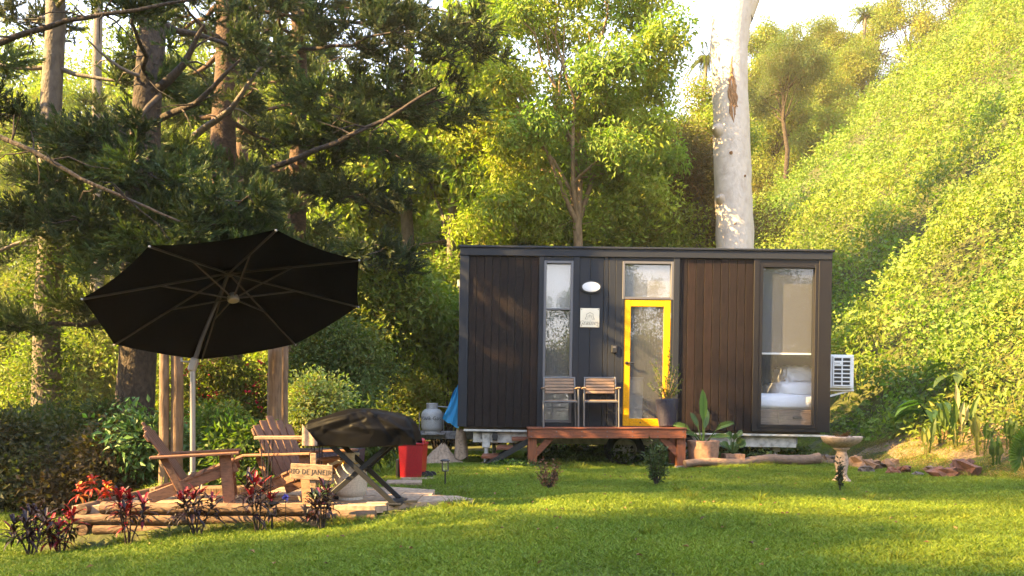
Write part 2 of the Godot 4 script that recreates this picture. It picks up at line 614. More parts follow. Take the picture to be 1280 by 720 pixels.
func vine_clump() -> ArrayMesh:
	var mb := MB.new()
	for k in 84:
		var a := rnd(0, TAU)
		var r := 0.42 * sqrt(rnd(0, 1))
		var p := Vector3(cos(a) * r, rnd(-0.12, 0.22) - r * 0.15, sin(a) * r)
		var d := Vector3(cos(a), rnd(-0.5, 0.25), sin(a))
		d = (d + rdir() * 0.9).normalized()
		var f := (Vector3.UP + rdir() * 0.9).normalized()
		var g := rnd(0.6, 1.3)
		mb.col = Color(g * rnd(0.85, 1.2), g, g * rnd(0.6, 1.2))
		var z := 0.5 + 0.95 * pow(rnd(0, 1), 2.0)
		# heart-shaped: three faces
		var side := d.cross(f).normalized()
		var up := side.cross(d).normalized()
		var l := 0.078 * z
		var w := 0.074 * z
		var b := p + d * l * 0.1
		var tip := p + d * l - up * l * 0.2
		var l1 := p + side * w * 0.5 + d * l * 0.18 + up * l * 0.08
		var r1 := p - side * w * 0.5 + d * l * 0.18 + up * l * 0.08
		mb.tri(b, tip, l1)
		mb.tri(b, r1, tip)
	return mb.mesh()


func spike_clump() -> ArrayMesh:
	var mb := MB.new()
	for k in 26:
		var a := rnd(0, TAU)
		var h := rnd(0.15, 1.1)
		var d := Vector3(cos(a), h, sin(a)).normalized()
		var l := rnd(0.5, 0.8)
		var g := rnd(0.75, 1.25)
		mb.col = Color(g, g, g * rnd(0.6, 1.1))
		var p1 := d * l * 0.45
		var p2 := d * l * 0.8 + Vector3(0, -0.03, 0)
		var p3 := d * l + Vector3(0, -0.12 * l, 0)
		mb.blade([Vector3.ZERO, p1, p2, p3], [0.03, 0.065, 0.045, 0.004], Vector3.UP)
	return mb.mesh()


# ---------------------------------------------------------------- ground
func drop(x: float, d: float) -> float:
	var m := maxf(1.0 - smoothstep(6.72, 6.92, d), 1.0 - smoothstep(-4.05, -3.75, x)) * (1.0 - smoothstep(11.0, 15.0, d))
	return -0.31 * clampf((-0.7 - x) / 3.0, 0.0, 1.0) * m


func hill_x(d: float) -> float:
	return 6.35 - (d - 10.0) * 0.2 + 0.15 * sin(d * 1.3)


func ground_y(x: float, z: float) -> float:
	var d := -z
	var y := drop(x, d)
	y += 0.018 * sin(x * 1.7 + z * 0.9) + 0.012 * sin(x * 3.1 - z * 2.3)
	var s := x - hill_x(d)
	if s > 0.0 and d > 8.0:
		var k := smoothstep(8.0, 10.5, d)
		y += k * (0.34 * minf(s, 1.5) * smoothstep(0.0, 0.8, s) + 0.93 * maxf(s - 1.5, 0.0))
	if d > 42.0:
		y -= maxf(0.0, (d - 42.0)) * 0.9 * smoothstep(6.0, 12.0, x)
	return y


func build_ground() -> void:
	var mb := MB.new()
	var xs := []
	var zs := []
	var x := -90.0
	while x <= 90.0:
		xs.append(x)
		x += 0.25 if x >= -9.0 and x < 10.0 else 3.0
	var z := 40.0
	while z >= -110.0:
		zs.append(z)
		z -= 0.2 if z <= -2.0 and z > -17.0 else 3.0
	var rows := []
	for zz in zs:
		var r := []
		for xx in xs:
			var s: float = xx - hill_x(-zz)
			var y := ground_y(xx, zz)
			if s > 1.5 and -zz > 8.0:
				y -= 0.12
			if y > 60.0: y = 60.0
			r.append(Vector3(xx, y, zz))
		rows.append(r)
	mb.grid(rows, false, false)
	structure("ground", mb, M.soil)


func build_grass() -> void:
	var variants := []
	for k in 4:
		var mb := MB.new()
		for e in 900:
			var p := Vector3(rnd(-0.3, 0.3), -0.008, rnd(-0.3, 0.3))
			var lean := Vector3(rnd(-1, 1), rnd(0.35, 1.3), rnd(-1, 1)).normalized()
			var l := rnd(0.022, 0.060)
			var w := rnd(0.004, 0.0075)
			var g := rnd(0.55, 1.45)
			var dry := rnd(0, 1)
			if dry > 0.93:
				mb.col = Color(2.1, 1.35, 1.6) * g
			else:
				mb.col = Color(g * rnd(0.8, 1.25), g, g * rnd(0.7, 1.2))
			var side := lean.cross(rdir()).normalized() * w * 0.5
			var mid := p + lean * l * 0.55
			var tip := p + lean * l + Vector3(lean.x, -0.25, lean.z) * l * 0.35
			mb.tri(p - side, p + side, mid + side * 0.8)
			mb.tri(mid - side * 0.9, mid + side * 0.9, tip)
		variants.append(mb.mesh())
	var tone := FastNoiseLite.new()
	tone.seed = 4
	tone.frequency = 0.35
	tone.fractal_octaves = 4
	var sets := [[], [], [], []]
	var cols := [[], [], [], []]
	var d := 3.4
	while d < 17.0:
		var step := 0.20 if d < 8.0 else 0.26
		var half := 0.67 * d + 2.6
		var x := -half
		while x < half:
			var px := x + rnd(-0.12, 0.12)
			var pz := -d + rnd(-0.1, 0.1)
			x += step
			if on_patio(px, -pz) or px - hill_x(-pz) > 1.0:
				continue
			if px - hill_x(-pz) > 0.1 and -pz > 9.0 and rnd(0, 1) < 0.55:
				continue
			var y := ground_y(px, pz)
			var nx := ground_y(px + 0.1, pz) - ground_y(px - 0.1, pz)
			var nz := ground_y(px, pz + 0.1) - ground_y(px, pz - 0.1)
			var up := Vector3(-nx / 0.2, 1, -nz / 0.2).normalized()
			var t := tone.get_noise_2d(px, pz)
			var t2 := tone.get_noise_2d(px * 4.0 + 50.0, pz * 4.0)
			if t2 < -0.38 and t < 0.1 and rnd(0, 1) < 0.6:
				continue
			var s := rnd(0.75, 1.2) + 0.35 * maxf(0.0, t2)
			var k := rng.randi() % 4
			var b := basis_up(up, rnd(0, TAU), 1.0) * Basis.from_scale(Vector3(1, s, 1))
			sets[k].append(Transform3D(b, Vector3(px, y, pz)))
			var g := 1.0 + 0.45 * t + 0.35 * t2
			cols[k].append(Color(0.160 * g * (1.0 + 0.40 * maxf(0.0, t + t2 * 0.5)), 0.220 * g, 0.015 * g))
		d += step
	var o := Node3D.new()
	o.name = "grass"
	add_child(o)
	tag(o, "short green lawn grass running from the camera to the cabin", "grass", "", "stuff")
	for k in 4:
		scatter("blades", variants[k], M.grass, sets[k], cols[k], o)
	# leaves that fell on the lawn
	var mb := MB.new()
	for k in 170:
		var dd := rnd(4.2, 12.0)
		var x := rnd(-0.62, 0.62) * dd
		if on_patio(x, dd) or x > hill_x(dd):
			continue
		var p := Vector3(x, ground_y(x, -dd) + 0.035, -dd)
		mb.col = [Color(0.22, 0.10, 0.04), Color(0.32, 0.17, 0.06), Color(0.12, 0.06, 0.03)][rng.randi() % 3]
		mb.leaf(p, Vector3(rnd(-1, 1), rnd(-0.1, 0.4), rnd(-1, 1)).normalized(), (Vector3.UP + rdir() * 0.5).normalized(), rnd(0.02, 0.055), rnd(0.012, 0.026), 0.5)
	var fl := part("fallen_leaves", mb, M.tinted, self)
	tag(fl, "small brown leaves fallen here and there on the lawn", "leaves", "", "stuff")


func on_patio(x: float, d: float) -> bool:
	return x > -3.85 and x < patio_right(d) and d > 6.74 and d < 8.7


func patio_right(d: float) -> float:
	return -0.95 + clampf((d - 6.8) / 0.75, 0.0, 1.0) * 0.75 - maxf(0.0, d - 7.75) * 0.9


# ---------------------------------------------------------------- the overgrown slope on the right
func build_hill() -> void:
	var lump := FastNoiseLite.new()
	lump.seed = 12
	lump.frequency = 0.22
	lump.fractal_octaves = 3
	var sets := [[], [], [], [], []]
	var cols := [[], [], [], [], []]
	var patch := FastNoiseLite.new()
	patch.seed = 55
	patch.frequency = 0.13
	patch.fractal_octaves = 2
	var d := 9.6
	while d < 45.0:
		var step := 0.19 + (d - 9.6) * 0.0095
		var x := hill_x(d) + 1.1
		var right := 0.70 * d + 1.5
		while x < right:
			var px := x + rnd(-0.6, 0.6) * step
			var pd := d + rnd(-0.6, 0.6) * step
			x += step
			var s := px - hill_x(pd)
			if s < 1.0 + 0.4 * lump.get_noise_2d(pd * 3.0, 7.0):
				continue
			var n1 := lump.get_noise_2d(px * 0.8, pd * 0.8)
			var n2 := lump.get_noise_2d(px * 2.6 + 30, pd * 2.6)
			var n3 := lump.get_noise_2d(px * 7.0 + 90, pd * 7.0)
			if n3 < -0.16 and n2 < 0.05:
				continue
			var y := ground_y(px, -pd)
			var grow := minf(1.0, (s - 0.9) * 0.5)
			y += grow * ((0.5 + 0.9 * n1) * 1.0 + 0.55 * n2 + 0.30 * n3) - 0.1
			var up := Vector3(-0.5, 1.0, 0.35) + rdir() * 1.0
			var k := rng.randi() % 3
			var z := (0.85 + (d - 9.6) * 0.017) * rnd(0.65, 1.35)
			var sp := patch.get_noise_2d(px, pd) + rnd(-0.12, 0.12)
			if sp > 0.27:
				k = 3
				z *= 0.85
				y += 0.12
			elif sp < -0.30:
				k = 4
				z *= 1.1
				y += 0.12
			sets[k].append(Transform3D(basis_up(up, rnd(0, TAU), z), Vector3(px, y, -pd)))
			var g := (1.0 + 0.3 * n2) * rnd(0.7, 1.3)
			var yl := clampf(0.5 + 0.9 * n1, 0.0, 1.0)
			cols[k].append(Color((0.108 + 0.055 * yl) * g, (0.175 + 0.020 * yl) * g, 0.034 * g))
		d += step
	var o := Node3D.new()
	o.name = "hillside_creeper"
	add_child(o)
	tag(o, "dense yellow green creeper blanketing the steep slope beside the cabin", "creeper", "", "stuff")
	for k in 5:
		scatter("leaves", mesh_cache[["vine0", "vine1", "vine2", "big0", "leaf2"][k]], M.leaf, sets[k], cols[k], o)
	# the far hill beyond the gully
	var mb := MB.new()
	var rows := []
	for i in 30:
		var r := []
		var dd := 44.0 + i * 1.6
		for j in 40:
			var xx := -14.0 + j * 2.2
			r.append(Vector3(xx, far_y(xx, dd) - 0.4, -dd))
		rows.append(r)
	mb.grid(rows)
	structure("far_hill", mb, M.hill_soil)
	sets = [[], [], []]
	cols = [[], [], []]
	for q in 17000:
		var dd := rnd(44.0, 84.0)
		var xx := rnd(0.16, 0.70) * dd
		var n1 := lump.get_noise_2d(xx * 0.5, dd * 0.5)
		var n2 := lump.get_noise_2d(xx * 1.6, dd * 1.6 + 60)
		var y := far_y(xx, dd) + 5.0 * maxf(0.0, n1 + 0.25) * rnd(0.1, 1.0) + 1.6 * n2
		var k := rng.randi() % 3
		sets[k].append(Transform3D(basis_up(Vector3(-0.3, 1, 0.5) + rdir() * 0.6, rnd(0, TAU), rnd(1.2, 2.6)), Vector3(xx, y, -dd)))
		var g := 0.9 + 0.4 * n2
		cols[k].append(Color(0.125 * g * (1.0 + 0.6 * n1), 0.155 * g, 0.026 * g))
	var fo := Node3D.new()
	fo.name = "far_undergrowth"
	add_child(fo)
	tag(fo, "green undergrowth covering the far hill beyond the gully", "undergrowth", "", "stuff")
	for k in 3:
		scatter("leaves", mesh_cache["leaf%d" % k], M.leaf, sets[k], cols[k], fo)


func far_y(x: float, d: float) -> float:
	var t := (d - 44.0)
	var base := 4.0 + t * 0.82 - maxf(0.0, t - 26.0) * 0.7
	return base + (x - 0.3 * d) * 0.18 + 0.8 * sin(x * 0.35) + 0.7 * sin(d * 0.4 + x * 0.2)


# ---------------------------------------------------------------- the cabin on its trailer
# places on the front wall: metres from its lower corner
func hx(px: float) -> float:
	return (px - 572.0) / 77.1


func hy(px: float, py: float) -> float:
	return (533.0 + 0.0172 * (px - 572.0) - py) / 76.9


func wall_box(h: Node3D, called: String, m: Material, px0: float, px1: float, y0: float, y1: float, z0: float, z1: float, bev := 0.004) -> MeshInstance3D:
	var mb := MB.new()
	mb.bx(hx(px0), hx(px1), y0, y1, z0, z1, bev)
	return part(called, mb, m, h)


func frame_of(mb: MB, x0: float, x1: float, y0: float, y1: float, w: float, z0: float, z1: float, bev := 0.004) -> void:
	mb.bx(x0, x0 + w, y0, y1, z0, z1, bev)
	mb.bx(x1 - w, x1, y0, y1, z0, z1, bev)
	mb.bx(x0 + w, x1 - w, y0, y0 + w, z0, z1 - 0.002, bev)
	mb.bx(x0 + w, x1 - w, y1 - w, y1, z0, z1 - 0.002, bev)


func panes(w: Node3D, x0: float, x1: float, y0: float, y1: float, z: float, sheets := 2) -> void:
	for e in sheets:
		var mb := MB.new()
		mb.bx(x0, x1, y0, y1, z - e * 0.02, z - e * 0.02 - 0.005)
		part("pane", mb, M.glass, w)


func build_house() -> void:
	var h := thing("tiny_house", "long dark tiny house on a trailer with yellow glass door and brown boards", "tiny house", at(572, 533, 13.0))
	h.rotation = Vector3(0, deg_to_rad(-1.0), deg_to_rad(-0.92))
	var top := 2.775
	var full := 2.9
	var wid := hx(1034)
	var deep := 2.4
	# fascia and roof
	var mb := MB.new()
	mb.bx(0.0, wid, top, full, -0.1, 0.05, 0.006)
	part("fascia", mb, M.charcoal, h)
	mb = MB.new()
	mb.bx(-0.02, wid + 0.03, full, full + 0.035, -deep - 0.03, 0.075, 0.006)
	part("roof", mb, M.charcoal, h)
	# frame posts on the front
	for a in [[572.0, 583.5], [671.0, 677.0], [714.0, 721.5], [838.5, 846.0], [938.0, 945.0], [1018.0, 1034.0]]:
		wall_box(h, "post", M.charcoal_brown if a[0] > 930 else M.charcoal, a[0], a[1], 0.0, top, -0.1, 0.035)
	# brown boards, each on its own
	for a in [[583.5, 671.0, 9], [846.0, 938.0, 9]]:
		var w: float = (a[1] - a[0]) / a[2]
		for k in int(a[2]):
			var x0: float = a[0] + k * w
			wall_box(h, "board", M["board%d" % ([0, 1, 2, 0, 3, 1, 0, 3, 2, 0, 1][(k * 3 + int(a[0])) % 11])], x0 + 0.35, x0 + w - 0.35, 0.0, top, -0.03, rnd(0.006, 0.010), 0.003)
		wall_box(h, "backing", M.black_plastic, a[0], a[1], 0.0, top, -0.1, -0.031, 0.0)
	# smooth dark boards round the lamp
	for a in [[721.5, 735.0], [735.4, 751.6], [752.2, 757.6], [758.2, 766.6], [767.0, 775.0]]:
		wall_box(h, "panel", M.charcoal, a[0], a[1], 0.0, top, -0.03, 0.012 if a[0] < 752 else 0.02, 0.003)
	wall_box(h, "backing", M.black_plastic, 721.5, 775.0, 0.0, top, -0.1, -0.031, 0.0)
	# tall narrow window
	var w1 := Node3D.new(); w1.name = "window"; h.add_child(w1, true)
	var x0 := hx(677.0); var x1 := hx(714.0)
	var y0 := 0.09; var y1 := 2.71
	mb = MB.new()
	mb.bx(x0, x1, 0.0, y0, -0.1, 0.02)
	part("wall", mb, M.charcoal, h)
	mb = MB.new()
	mb.bx(x0, x1, y1, top, -0.1, 0.02)
	part("wall", mb, M.charcoal, h)
	mb = MB.new()
	frame_of(mb, x0, x1, y0, y1, 0.045, -0.08, 0.028)
	part("frame", mb, M.alu, w1)
	mb = MB.new()
	mb.bx(x0 + 0.045, x1 - 0.045, 1.915, 1.94, -0.07, 0.012, 0.003)
	part("rail", mb, M.alu, w1)
	panes(w1, x0 + 0.045, x1 - 0.045, y0 + 0.045, 1.915, -0.02)
	panes(w1, x0 + 0.045, x1 - 0.045, 1.94, y1 - 0.045, -0.02)
	# door and the light above it
	x0 = hx(775.0); x1 = hx(838.5)
	mb = MB.new()
	mb.bx(x0, x1, 2.715, top, -0.1, 0.02)
	part("wall", mb, M.charcoal, h)
	var w2 := Node3D.new(); w2.name = "transom_window"; h.add_child(w2, true)
	mb = MB.new()
	frame_of(mb, x0, x1, 2.10, 2.715, 0.04, -0.08, 0.03)
	part("frame", mb, M.alu, w2)
	panes(w2, x0 + 0.04, x1 - 0.04, 2.14, 2.675, -0.02)
	mb = MB.new()
	mb.bx(x0, x0 + 0.035, 0.0, 2.10, -0.1, 0.03, 0.003)
	mb.bx(x1 - 0.035, x1, 0.0, 2.10, -0.1, 0.03, 0.003)
	mb.bx(x0 + 0.035, x1 - 0.035, 0.0, 0.05, -0.1, 0.025, 0.003)
	part("door_frame", mb, M.charcoal, h)
	var door := Node3D.new(); door.name = "door"; h.add_child(door, true)
	door.set_meta("label", "yellow framed glass door")
	mb = MB.new()
	var dx0 := x0 + 0.038; var dx1 := x1 - 0.038
	mb.bx(dx0, dx0 + 0.105, 0.052, 2.09, -0.03, 0.022, 0.006)
	mb.bx(dx1 - 0.105, dx1, 0.052, 2.09, -0.03, 0.022, 0.006)
	mb.bx(dx0 + 0.105, dx1 - 0.105, 0.052, 0.175, -0.03, 0.02, 0.006)
	mb.bx(dx0 + 0.105, dx1 - 0.105, 1.985, 2.09, -0.03, 0.02, 0.006)
	part("leaf_frame", mb, M.yellow, door)
	panes(door, dx0 + 0.1, dx1 - 0.1, 0.17, 1.99, 0.0)
	mb = MB.new()
	mb.rod(Vector3(dx0 + 0.05, 1.07, 0.02), Vector3(dx0 + 0.05, 1.07, 0.035), 0.028, 14)
	mb.rod(Vector3(dx0 + 0.05, 1.07, 0.03), Vector3(dx0 + 0.05, 1.07, 0.07), 0.01)
	mb.rod(Vector3(dx0 + 0.045, 1.07, 0.065), Vector3(dx0 + 0.16, 1.07, 0.065), 0.011)
	part("handle", mb, M.black_plastic, door)
	mb = MB.new()
	mb.rod(Vector3((dx0 + dx1) / 2 - 0.09, 0.11, 0.02), Vector3((dx0 + dx1) / 2 - 0.09, 0.11, 0.026), 0.012, 10)
	part("bolt", mb, M.black_plastic, door)
	for yy in [0.3, 1.05, 1.8]:
		mb = MB.new()
		mb.rod(Vector3(dx1 + 0.004, yy, 0.026), Vector3(dx1 + 0.004, yy + 0.09, 0.026), 0.008)
		part("hinge", mb, M.alu, door)
	# large bedroom window
	x0 = hx(945.0); x1 = hx(1018.0)
	y0 = 0.06; y1 = 2.70
	mb = MB.new()
	mb.bx(x0, x1, 0.0, y0, -0.1, 0.02)
	part("wall", mb, M.charcoal_brown, h)
	mb = MB.new()
	mb.bx(x0, x1, y1, top, -0.1, 0.02)
	part("wall", mb, M.charcoal_brown, h)
	var w3 := Node3D.new(); w3.name = "window"; h.add_child(w3, true)
	mb = MB.new()
	frame_of(mb, x0, x1, y0, y1, 0.055, -0.08, 0.03)
	part("frame", mb, M.charcoal_brown, w3)
	panes(w3, x0 + 0.055, x1 - 0.055, y0 + 0.055, y1 - 0.055, -0.03, 1)
	mb = MB.new()
	mb.bx(x0 + 0.06, x1 - 0.06, 1.275, y1 - 0.05, -0.108, -0.104)
	var bl := part("roller_blind", mb, M.roller_blind, w3)
	mb = MB.new()
	mb.bx(x0 + 0.06, x1 - 0.06, 1.25, 1.28, -0.115, -0.095, 0.004)
	part("bottom_bar", mb, M.white_plastic, bl)
	# sheer blinds behind the upper panes of the others
	mb = MB.new()
	mb.bx(hx(678), hx(713), 1.93, 2.70, -0.112, -0.108)
	part("roller_blind", mb, M.sheer_blind, w1)
	mb = MB.new()
	mb.bx(hx(776), hx(838), 2.12, 2.71, -0.112, -0.108)
	part("roller_blind", mb, M.sheer_blind, w2)
	# other walls, floor, ceiling
	mb = MB.new(); mb.bx(0.0, 0.1, 0.0, full, -deep, -0.1); part("wall", mb, M.charcoal, h)
	mb = MB.new(); mb.bx(wid - 0.1, wid, 0.0, full, -deep, -0.1); part("wall", mb, M.charcoal, h)
	mb = MB.new(); mb.bx(0.0, wid, 0.0, full, -deep - 0.1, -deep); part("wall", mb, M.charcoal, h)
	mb = MB.new(); mb.bx(0.1, wid - 0.1, 0.02, 2.8, -deep, -deep + 0.02); part("lining", mb, M.inner_wall, h)
	mb = MB.new(); mb.bx(0.1, wid - 0.1, -0.04, 0.02, -deep, -0.1); part("floor", mb, M.inner_floor, h)
	mb = MB.new(); mb.bx(0.1, wid - 0.1, 2.76, 2.8, -deep + 0.02, -0.1); part("ceiling", mb, M.inner_wall, h)
	mb = MB.new(); mb.bx(hx(900), hx(906), 0.02, 2.76, -deep + 0.02, -1.0); part("partition", mb, M.inner_wall, h)
	# trailer under it
	mb = MB.new()
	mb.bx(0.1, wid - 0.02, -0.075, -0.042, -0.06, 0.045, 0.004)
	part("edge_trim", mb, M.cream_metal, h)
	for zz in [-0.10, -2.0]:
		mb = MB.new()
		mb.bx(0.25, wid - 0.5, -0.255, -0.08, zz - 0.05, zz + 0.05, 0.004)
		part("chassis_beam", mb, M.cream_metal, h)
	for k in 7:
		mb = MB.new()
		mb.bx(0.35 + k * 0.85, 0.41 + k * 0.85, -0.2, -0.08, -2.3, -0.05, 0.003)
		part("crossmember", mb, M.galvanised, h)
	mb = MB.new()
	mb.bx(-0.72, 0.3, -0.24, -0.10, -1.0, -0.88, 0.006)
	mb.bx(0.0, 0.5, -0.24, -0.10, -1.4, -1.28, 0.006)
	part("drawbar", mb, M.galvanised, h)
	# wheel pairs
	for a in [[782.0, -0.22], [848.0, -0.22]]:
		var wh := Node3D.new(); wh.name = "wheel"; h.add_child(wh, true)
		wh.position = Vector3(hx(a[0]), -0.345, a[1] + 0.08)
		wh.rotation.x = PI / 2
		mb = MB.new()
		mb.lathe(Transform3D(), [Vector2(0.19, -0.1), Vector2(0.30, -0.11), Vector2(0.33, -0.08), Vector2(0.335, 0.0), Vector2(0.33, 0.08), Vector2(0.30, 0.11), Vector2(0.2, 0.10), Vector2(0.19, 0.06)], 36)
		part("tyre", mb, M.rubber, wh)
		mb = MB.new()
		mb.lathe(Transform3D(), [Vector2(0.195, 0.085), Vector2(0.19, 0.098), Vector2(0.17, 0.09), Vector2(0.165, 0.04), Vector2(0.15, 0.03)], 32)
		mb.lathe(Transform3D(), [Vector2(0.085, 0.065), Vector2(0.07, 0.09), Vector2(0.05, 0.095), Vector2(0.0, 0.095)], 24)
		for k in 8:
			var aa := TAU * k / 8.0
			mb.bar(Vector3(cos(aa) * 0.06, 0.06, sin(aa) * 0.06), Vector3(cos(aa) * 0.168, 0.05, sin(aa) * 0.168), 0.02, 0.055)
		part("rim", mb, M.rim_metal, wh)
		mb = MB.new()
		mb.lathe(Transform3D(), [Vector2(0.19, 0.0), Vector2(0.0, 0.0)], 24)
		part("brake_drum", mb, M.rubber, wh)
	# corner legs with square heads
	for a in [[608.0, -0.02], [613.0, -1.6], [977.0, -0.3]]:
		mb = MB.new()
		var lx := hx(a[0])
		var far: float = a[1]
		mb.bx(lx - 0.065, lx + 0.065, -0.34, -0.1, far - 0.12, far - 0.01, 0.006)
		mb.rod(Vector3(lx, -0.33, far - 0.06), Vector3(lx, -0.60, far - 0.06), 0.035, 12)
		mb.rod(Vector3(lx, -0.58, far - 0.06), Vector3(lx, -0.66, far - 0.06), 0.065, 12)
		part("stabiliser_leg", mb, M.white_plastic if a[0] > 900 else M.cream_metal, h)
	mb = MB.new()
	mb.bx(hx(616), hx(622), -0.22, -0.09, -0.05, 0.0, 0.004)
	mb.rod(Vector3(hx(619), -0.15, 0.0), Vector3(hx(619), -0.15, 0.03), 0.05, 14)
	part("tow_socket", mb, M.black_plastic, h)
	# awning bracket on the end wall
	mb = MB.new()
	mb.bar(Vector3(-0.03, 1.0, -0.6), Vector3(-0.02, 2.3, -0.2), 0.02, 0.02)
	mb.bx(-0.06, 0.0, 2.30, 2.42, -0.35, -0.2, 0.01)
	part("awning_arm", mb, M.cream_metal, h)

	# ---- lamp, plate and key box on the front
	var hb := h.transform
	var o := thing("bulkhead_lamp", "white oval wall lamp in a black ring beside the door", "lamp", hb * Vector3(hx(736), hy(736, 360), 0.022))
	o.rotation = h.rotation
	mb = MB.new()
	mb.lathe(Transform3D(Basis.from_euler(Vector3(PI / 2, 0, 0)) * Basis.from_scale(Vector3(0.17, 1.0, 0.105)), Vector3.ZERO), [Vector2(0.8, -0.01), Vector2(1.0, -0.01), Vector2(1.0, 0.03), Vector2(0.93, 0.045), Vector2(0.85, 0.042)], 40)
	part("rim", mb, M.black_plastic, o)
	mb = MB.new()
	mb.lathe(Transform3D(Basis.from_euler(Vector3(PI / 2, 0, 0)) * Basis.from_scale(Vector3(0.145, 1.0, 0.083)), Vector3.ZERO), [Vector2(1.0, 0.03), Vector2(0.97, 0.05), Vector2(0.8, 0.066), Vector2(0.4, 0.074), Vector2(0.0, 0.076)], 40)
	part("diffuser", mb, M.white_plastic, o)
	o = thing("name_plate", "square pale metal plate engraved with a cabin and handwriting", "plate", hb * Vector3(hx(735), hy(735, 398), 0.02))
	o.rotation = h.rotation
	mb = MB.new()
	mb.bx(-0.155, 0.155, -0.155, 0.155, 0.0, 0.012, 0.003)
	part("plate", mb, M.brass_plate, o)
	for sx in [-1, 1]:
		for sy in [-1, 1]:
			mb = MB.new()
			mb.rod(Vector3(sx * 0.133, sy * 0.133, 0.012), Vector3(sx * 0.133, sy * 0.133, 0.017), 0.008, 8)
			part("screw", mb, M.ink, o)
	mb = MB.new()
	var z := 0.0135
	var roof := [Vector3(-0.075, -0.02, z), Vector3(-0.05, 0.03, z), Vector3(-0.055, 0.055, z), Vector3(0.0, 0.085, z), Vector3(0.055, 0.06, z), Vector3(0.05, 0.03, z), Vector3(0.07, -0.02, z)]
	for k in roof.size() - 1:
		mb.bar(roof[k], roof[k + 1], 0.006, 0.002)
	for a in [[-0.03, -0.01, 0.03], [0.03, -0.01, 0.03], [0.0, 0.0, 0.055]]:
		mb.bar(Vector3(a[0], a[1], z), Vector3(a[0], a[2], z), 0.005, 0.002, Vector3.RIGHT)
	mb.bar(Vector3(-0.03, 0.03, z), Vector3(0.03, 0.03, z), 0.005, 0.002)
	mb.bar(Vector3(-0.08, -0.022, z), Vector3(-0.035, -0.022, z), 0.006, 0.002)
	mb.bar(Vector3(0.035, -0.022, z), Vector3(0.08, -0.022, z), 0.006, 0.002)
	part("emblem", mb, M.ink, o)
	lettering("lettering", "Grainey", 0.085, M.ink, o, Transform3D(Basis(Vector3(1, 0, 0), Vector3(0.35, 1, 0), Vector3(0, 0, 1)), Vector3(0, -0.082, 0.0125)), "Droid Serif")
	o = thing("key_box", "small black key box on the dark boards beside the door", "key box", hb * Vector3(hx(766), hy(766, 437), 0.021))
	o.rotation = h.rotation
	mb = MB.new()
	mb.bx(-0.045, 0.045, -0.065, 0.065, 0.0, 0.045, 0.01)
	part("case", mb, M.black_plastic, o)
	mb = MB.new()
	mb.bx(-0.025, 0.025, 0.015, 0.04, 0.045, 0.049, 0.002)
	part("keypad", mb, M.alu, o)

	# ---- inside: kitchen counter and bed
	o = thing("kitchen_counter", "pale grey kitchen counter with drawers seen through the glass door", "counter", hb * Vector3(hx(650), 0.02, -deep + 0.32))
	o.rotation = h.rotation
	var cl := hx(806) - hx(650) + 0.22
	mb = MB.new()
	mb.bx(0, cl, 0.0, 0.88, -0.28, 0.26)
	part("carcass", mb, M.cupboard, o)
	mb = MB.new()
	mb.bx(-0.01, cl + 0.01, 0.88, 0.91, -0.29, 0.29, 0.004)
	part("worktop", mb, M.cupboard, o)
	for k in 4:
		for r in 3:
			mb = MB.new()
			mb.bx(0.02 + k * cl / 4, (k + 1) * cl / 4 - 0.02, 0.06 + r * 0.27, 0.31 + r * 0.27, 0.26, 0.278, 0.004)
			part("drawer", mb, M.cupboard, o)
	o = thing("bed", "low bed with white sheets and pillow behind the large window", "bed", hb * Vector3(hx(940), 0.02, -1.0))
	o.rotation = h.rotation
	mb = MB.new()
	mb.bx(-0.1, 1.22, 0.0, 0.34, -0.7, 0.75, 0.01)
	part("base", mb, M.bed_wood, o)
	mb = MB.new()
	mb.bx(0.48, 1.15, 0.06, 0.30, 0.75, 0.765, 0.004)
	var dr := part("drawer", mb, M.bed_wood, o)
	mb = MB.new()
	mb.bx(0.72, 0.86, 0.19, 0.23, 0.765, 0.78, 0.008)
	part("handle", mb, M.black_plastic, dr)
	mb = MB.new()
	soft_box(mb, Vector3(0.56, 0.47, 0.02), Vector3(1.32, 0.30, 1.46), 0.02)
	part("mattress", mb, M.bed_linen, o)
	mb = MB.new()
	soft_box(mb, Vector3(0.86, 0.68, 0.18), Vector3(0.72, 0.26, 1.0), 0.05)
	part("duvet", mb, M.bed_linen, o)
	mb = MB.new()
	soft_box(mb, Vector3(0.92, 0.92, 0.15), Vector3(0.52, 0.30, 0.72), 0.09)
	part("pillow", mb, M.bed_linen, o)

	# ---- air conditioner hung on the end wall
	o = thing("air_conditioner", "off white air conditioner box on bracket at cabin end", "air conditioner", hb * Vector3(wid, hy(1036, 487), -0.20))
	o.rotation = h.rotation
	mb = MB.new()
	mb.bx(0.06, 0.47, 0.02, 0.57, -0.78, 0.0, 0.012)
	part("case", mb, M.white_plastic, o)
	mb = MB.new()
	mb.bx(0.135, 0.405, 0.06, 0.53, -0.01, 0.004)
	part("coil", mb, M.black_plastic, o)
	mb = MB.new()
	for k in 8:
		mb.bx(0.135, 0.405, 0.055 + k * 0.0655, 0.075 + k * 0.0655, 0.0, 0.018, 0.003)
	for xx in [0.12, 0.26, 0.40]:
		mb.bx(xx, xx + 0.02, 0.05, 0.54, 0.0, 0.02, 0.003)
	part("grille", mb, M.white_plastic, o)
	mb = MB.new()
	mb.bx(0.145, 0.26, 0.405, 0.455, 0.016, 0.02)
	var badge := part("badge", mb, M.white_plastic, o)
	mb = MB.new()
	mb.bx(0.155, 0.23, 0.425, 0.435, 0.02, 0.0215)
	part("print", mb, M.ink, badge)
	mb = MB.new()
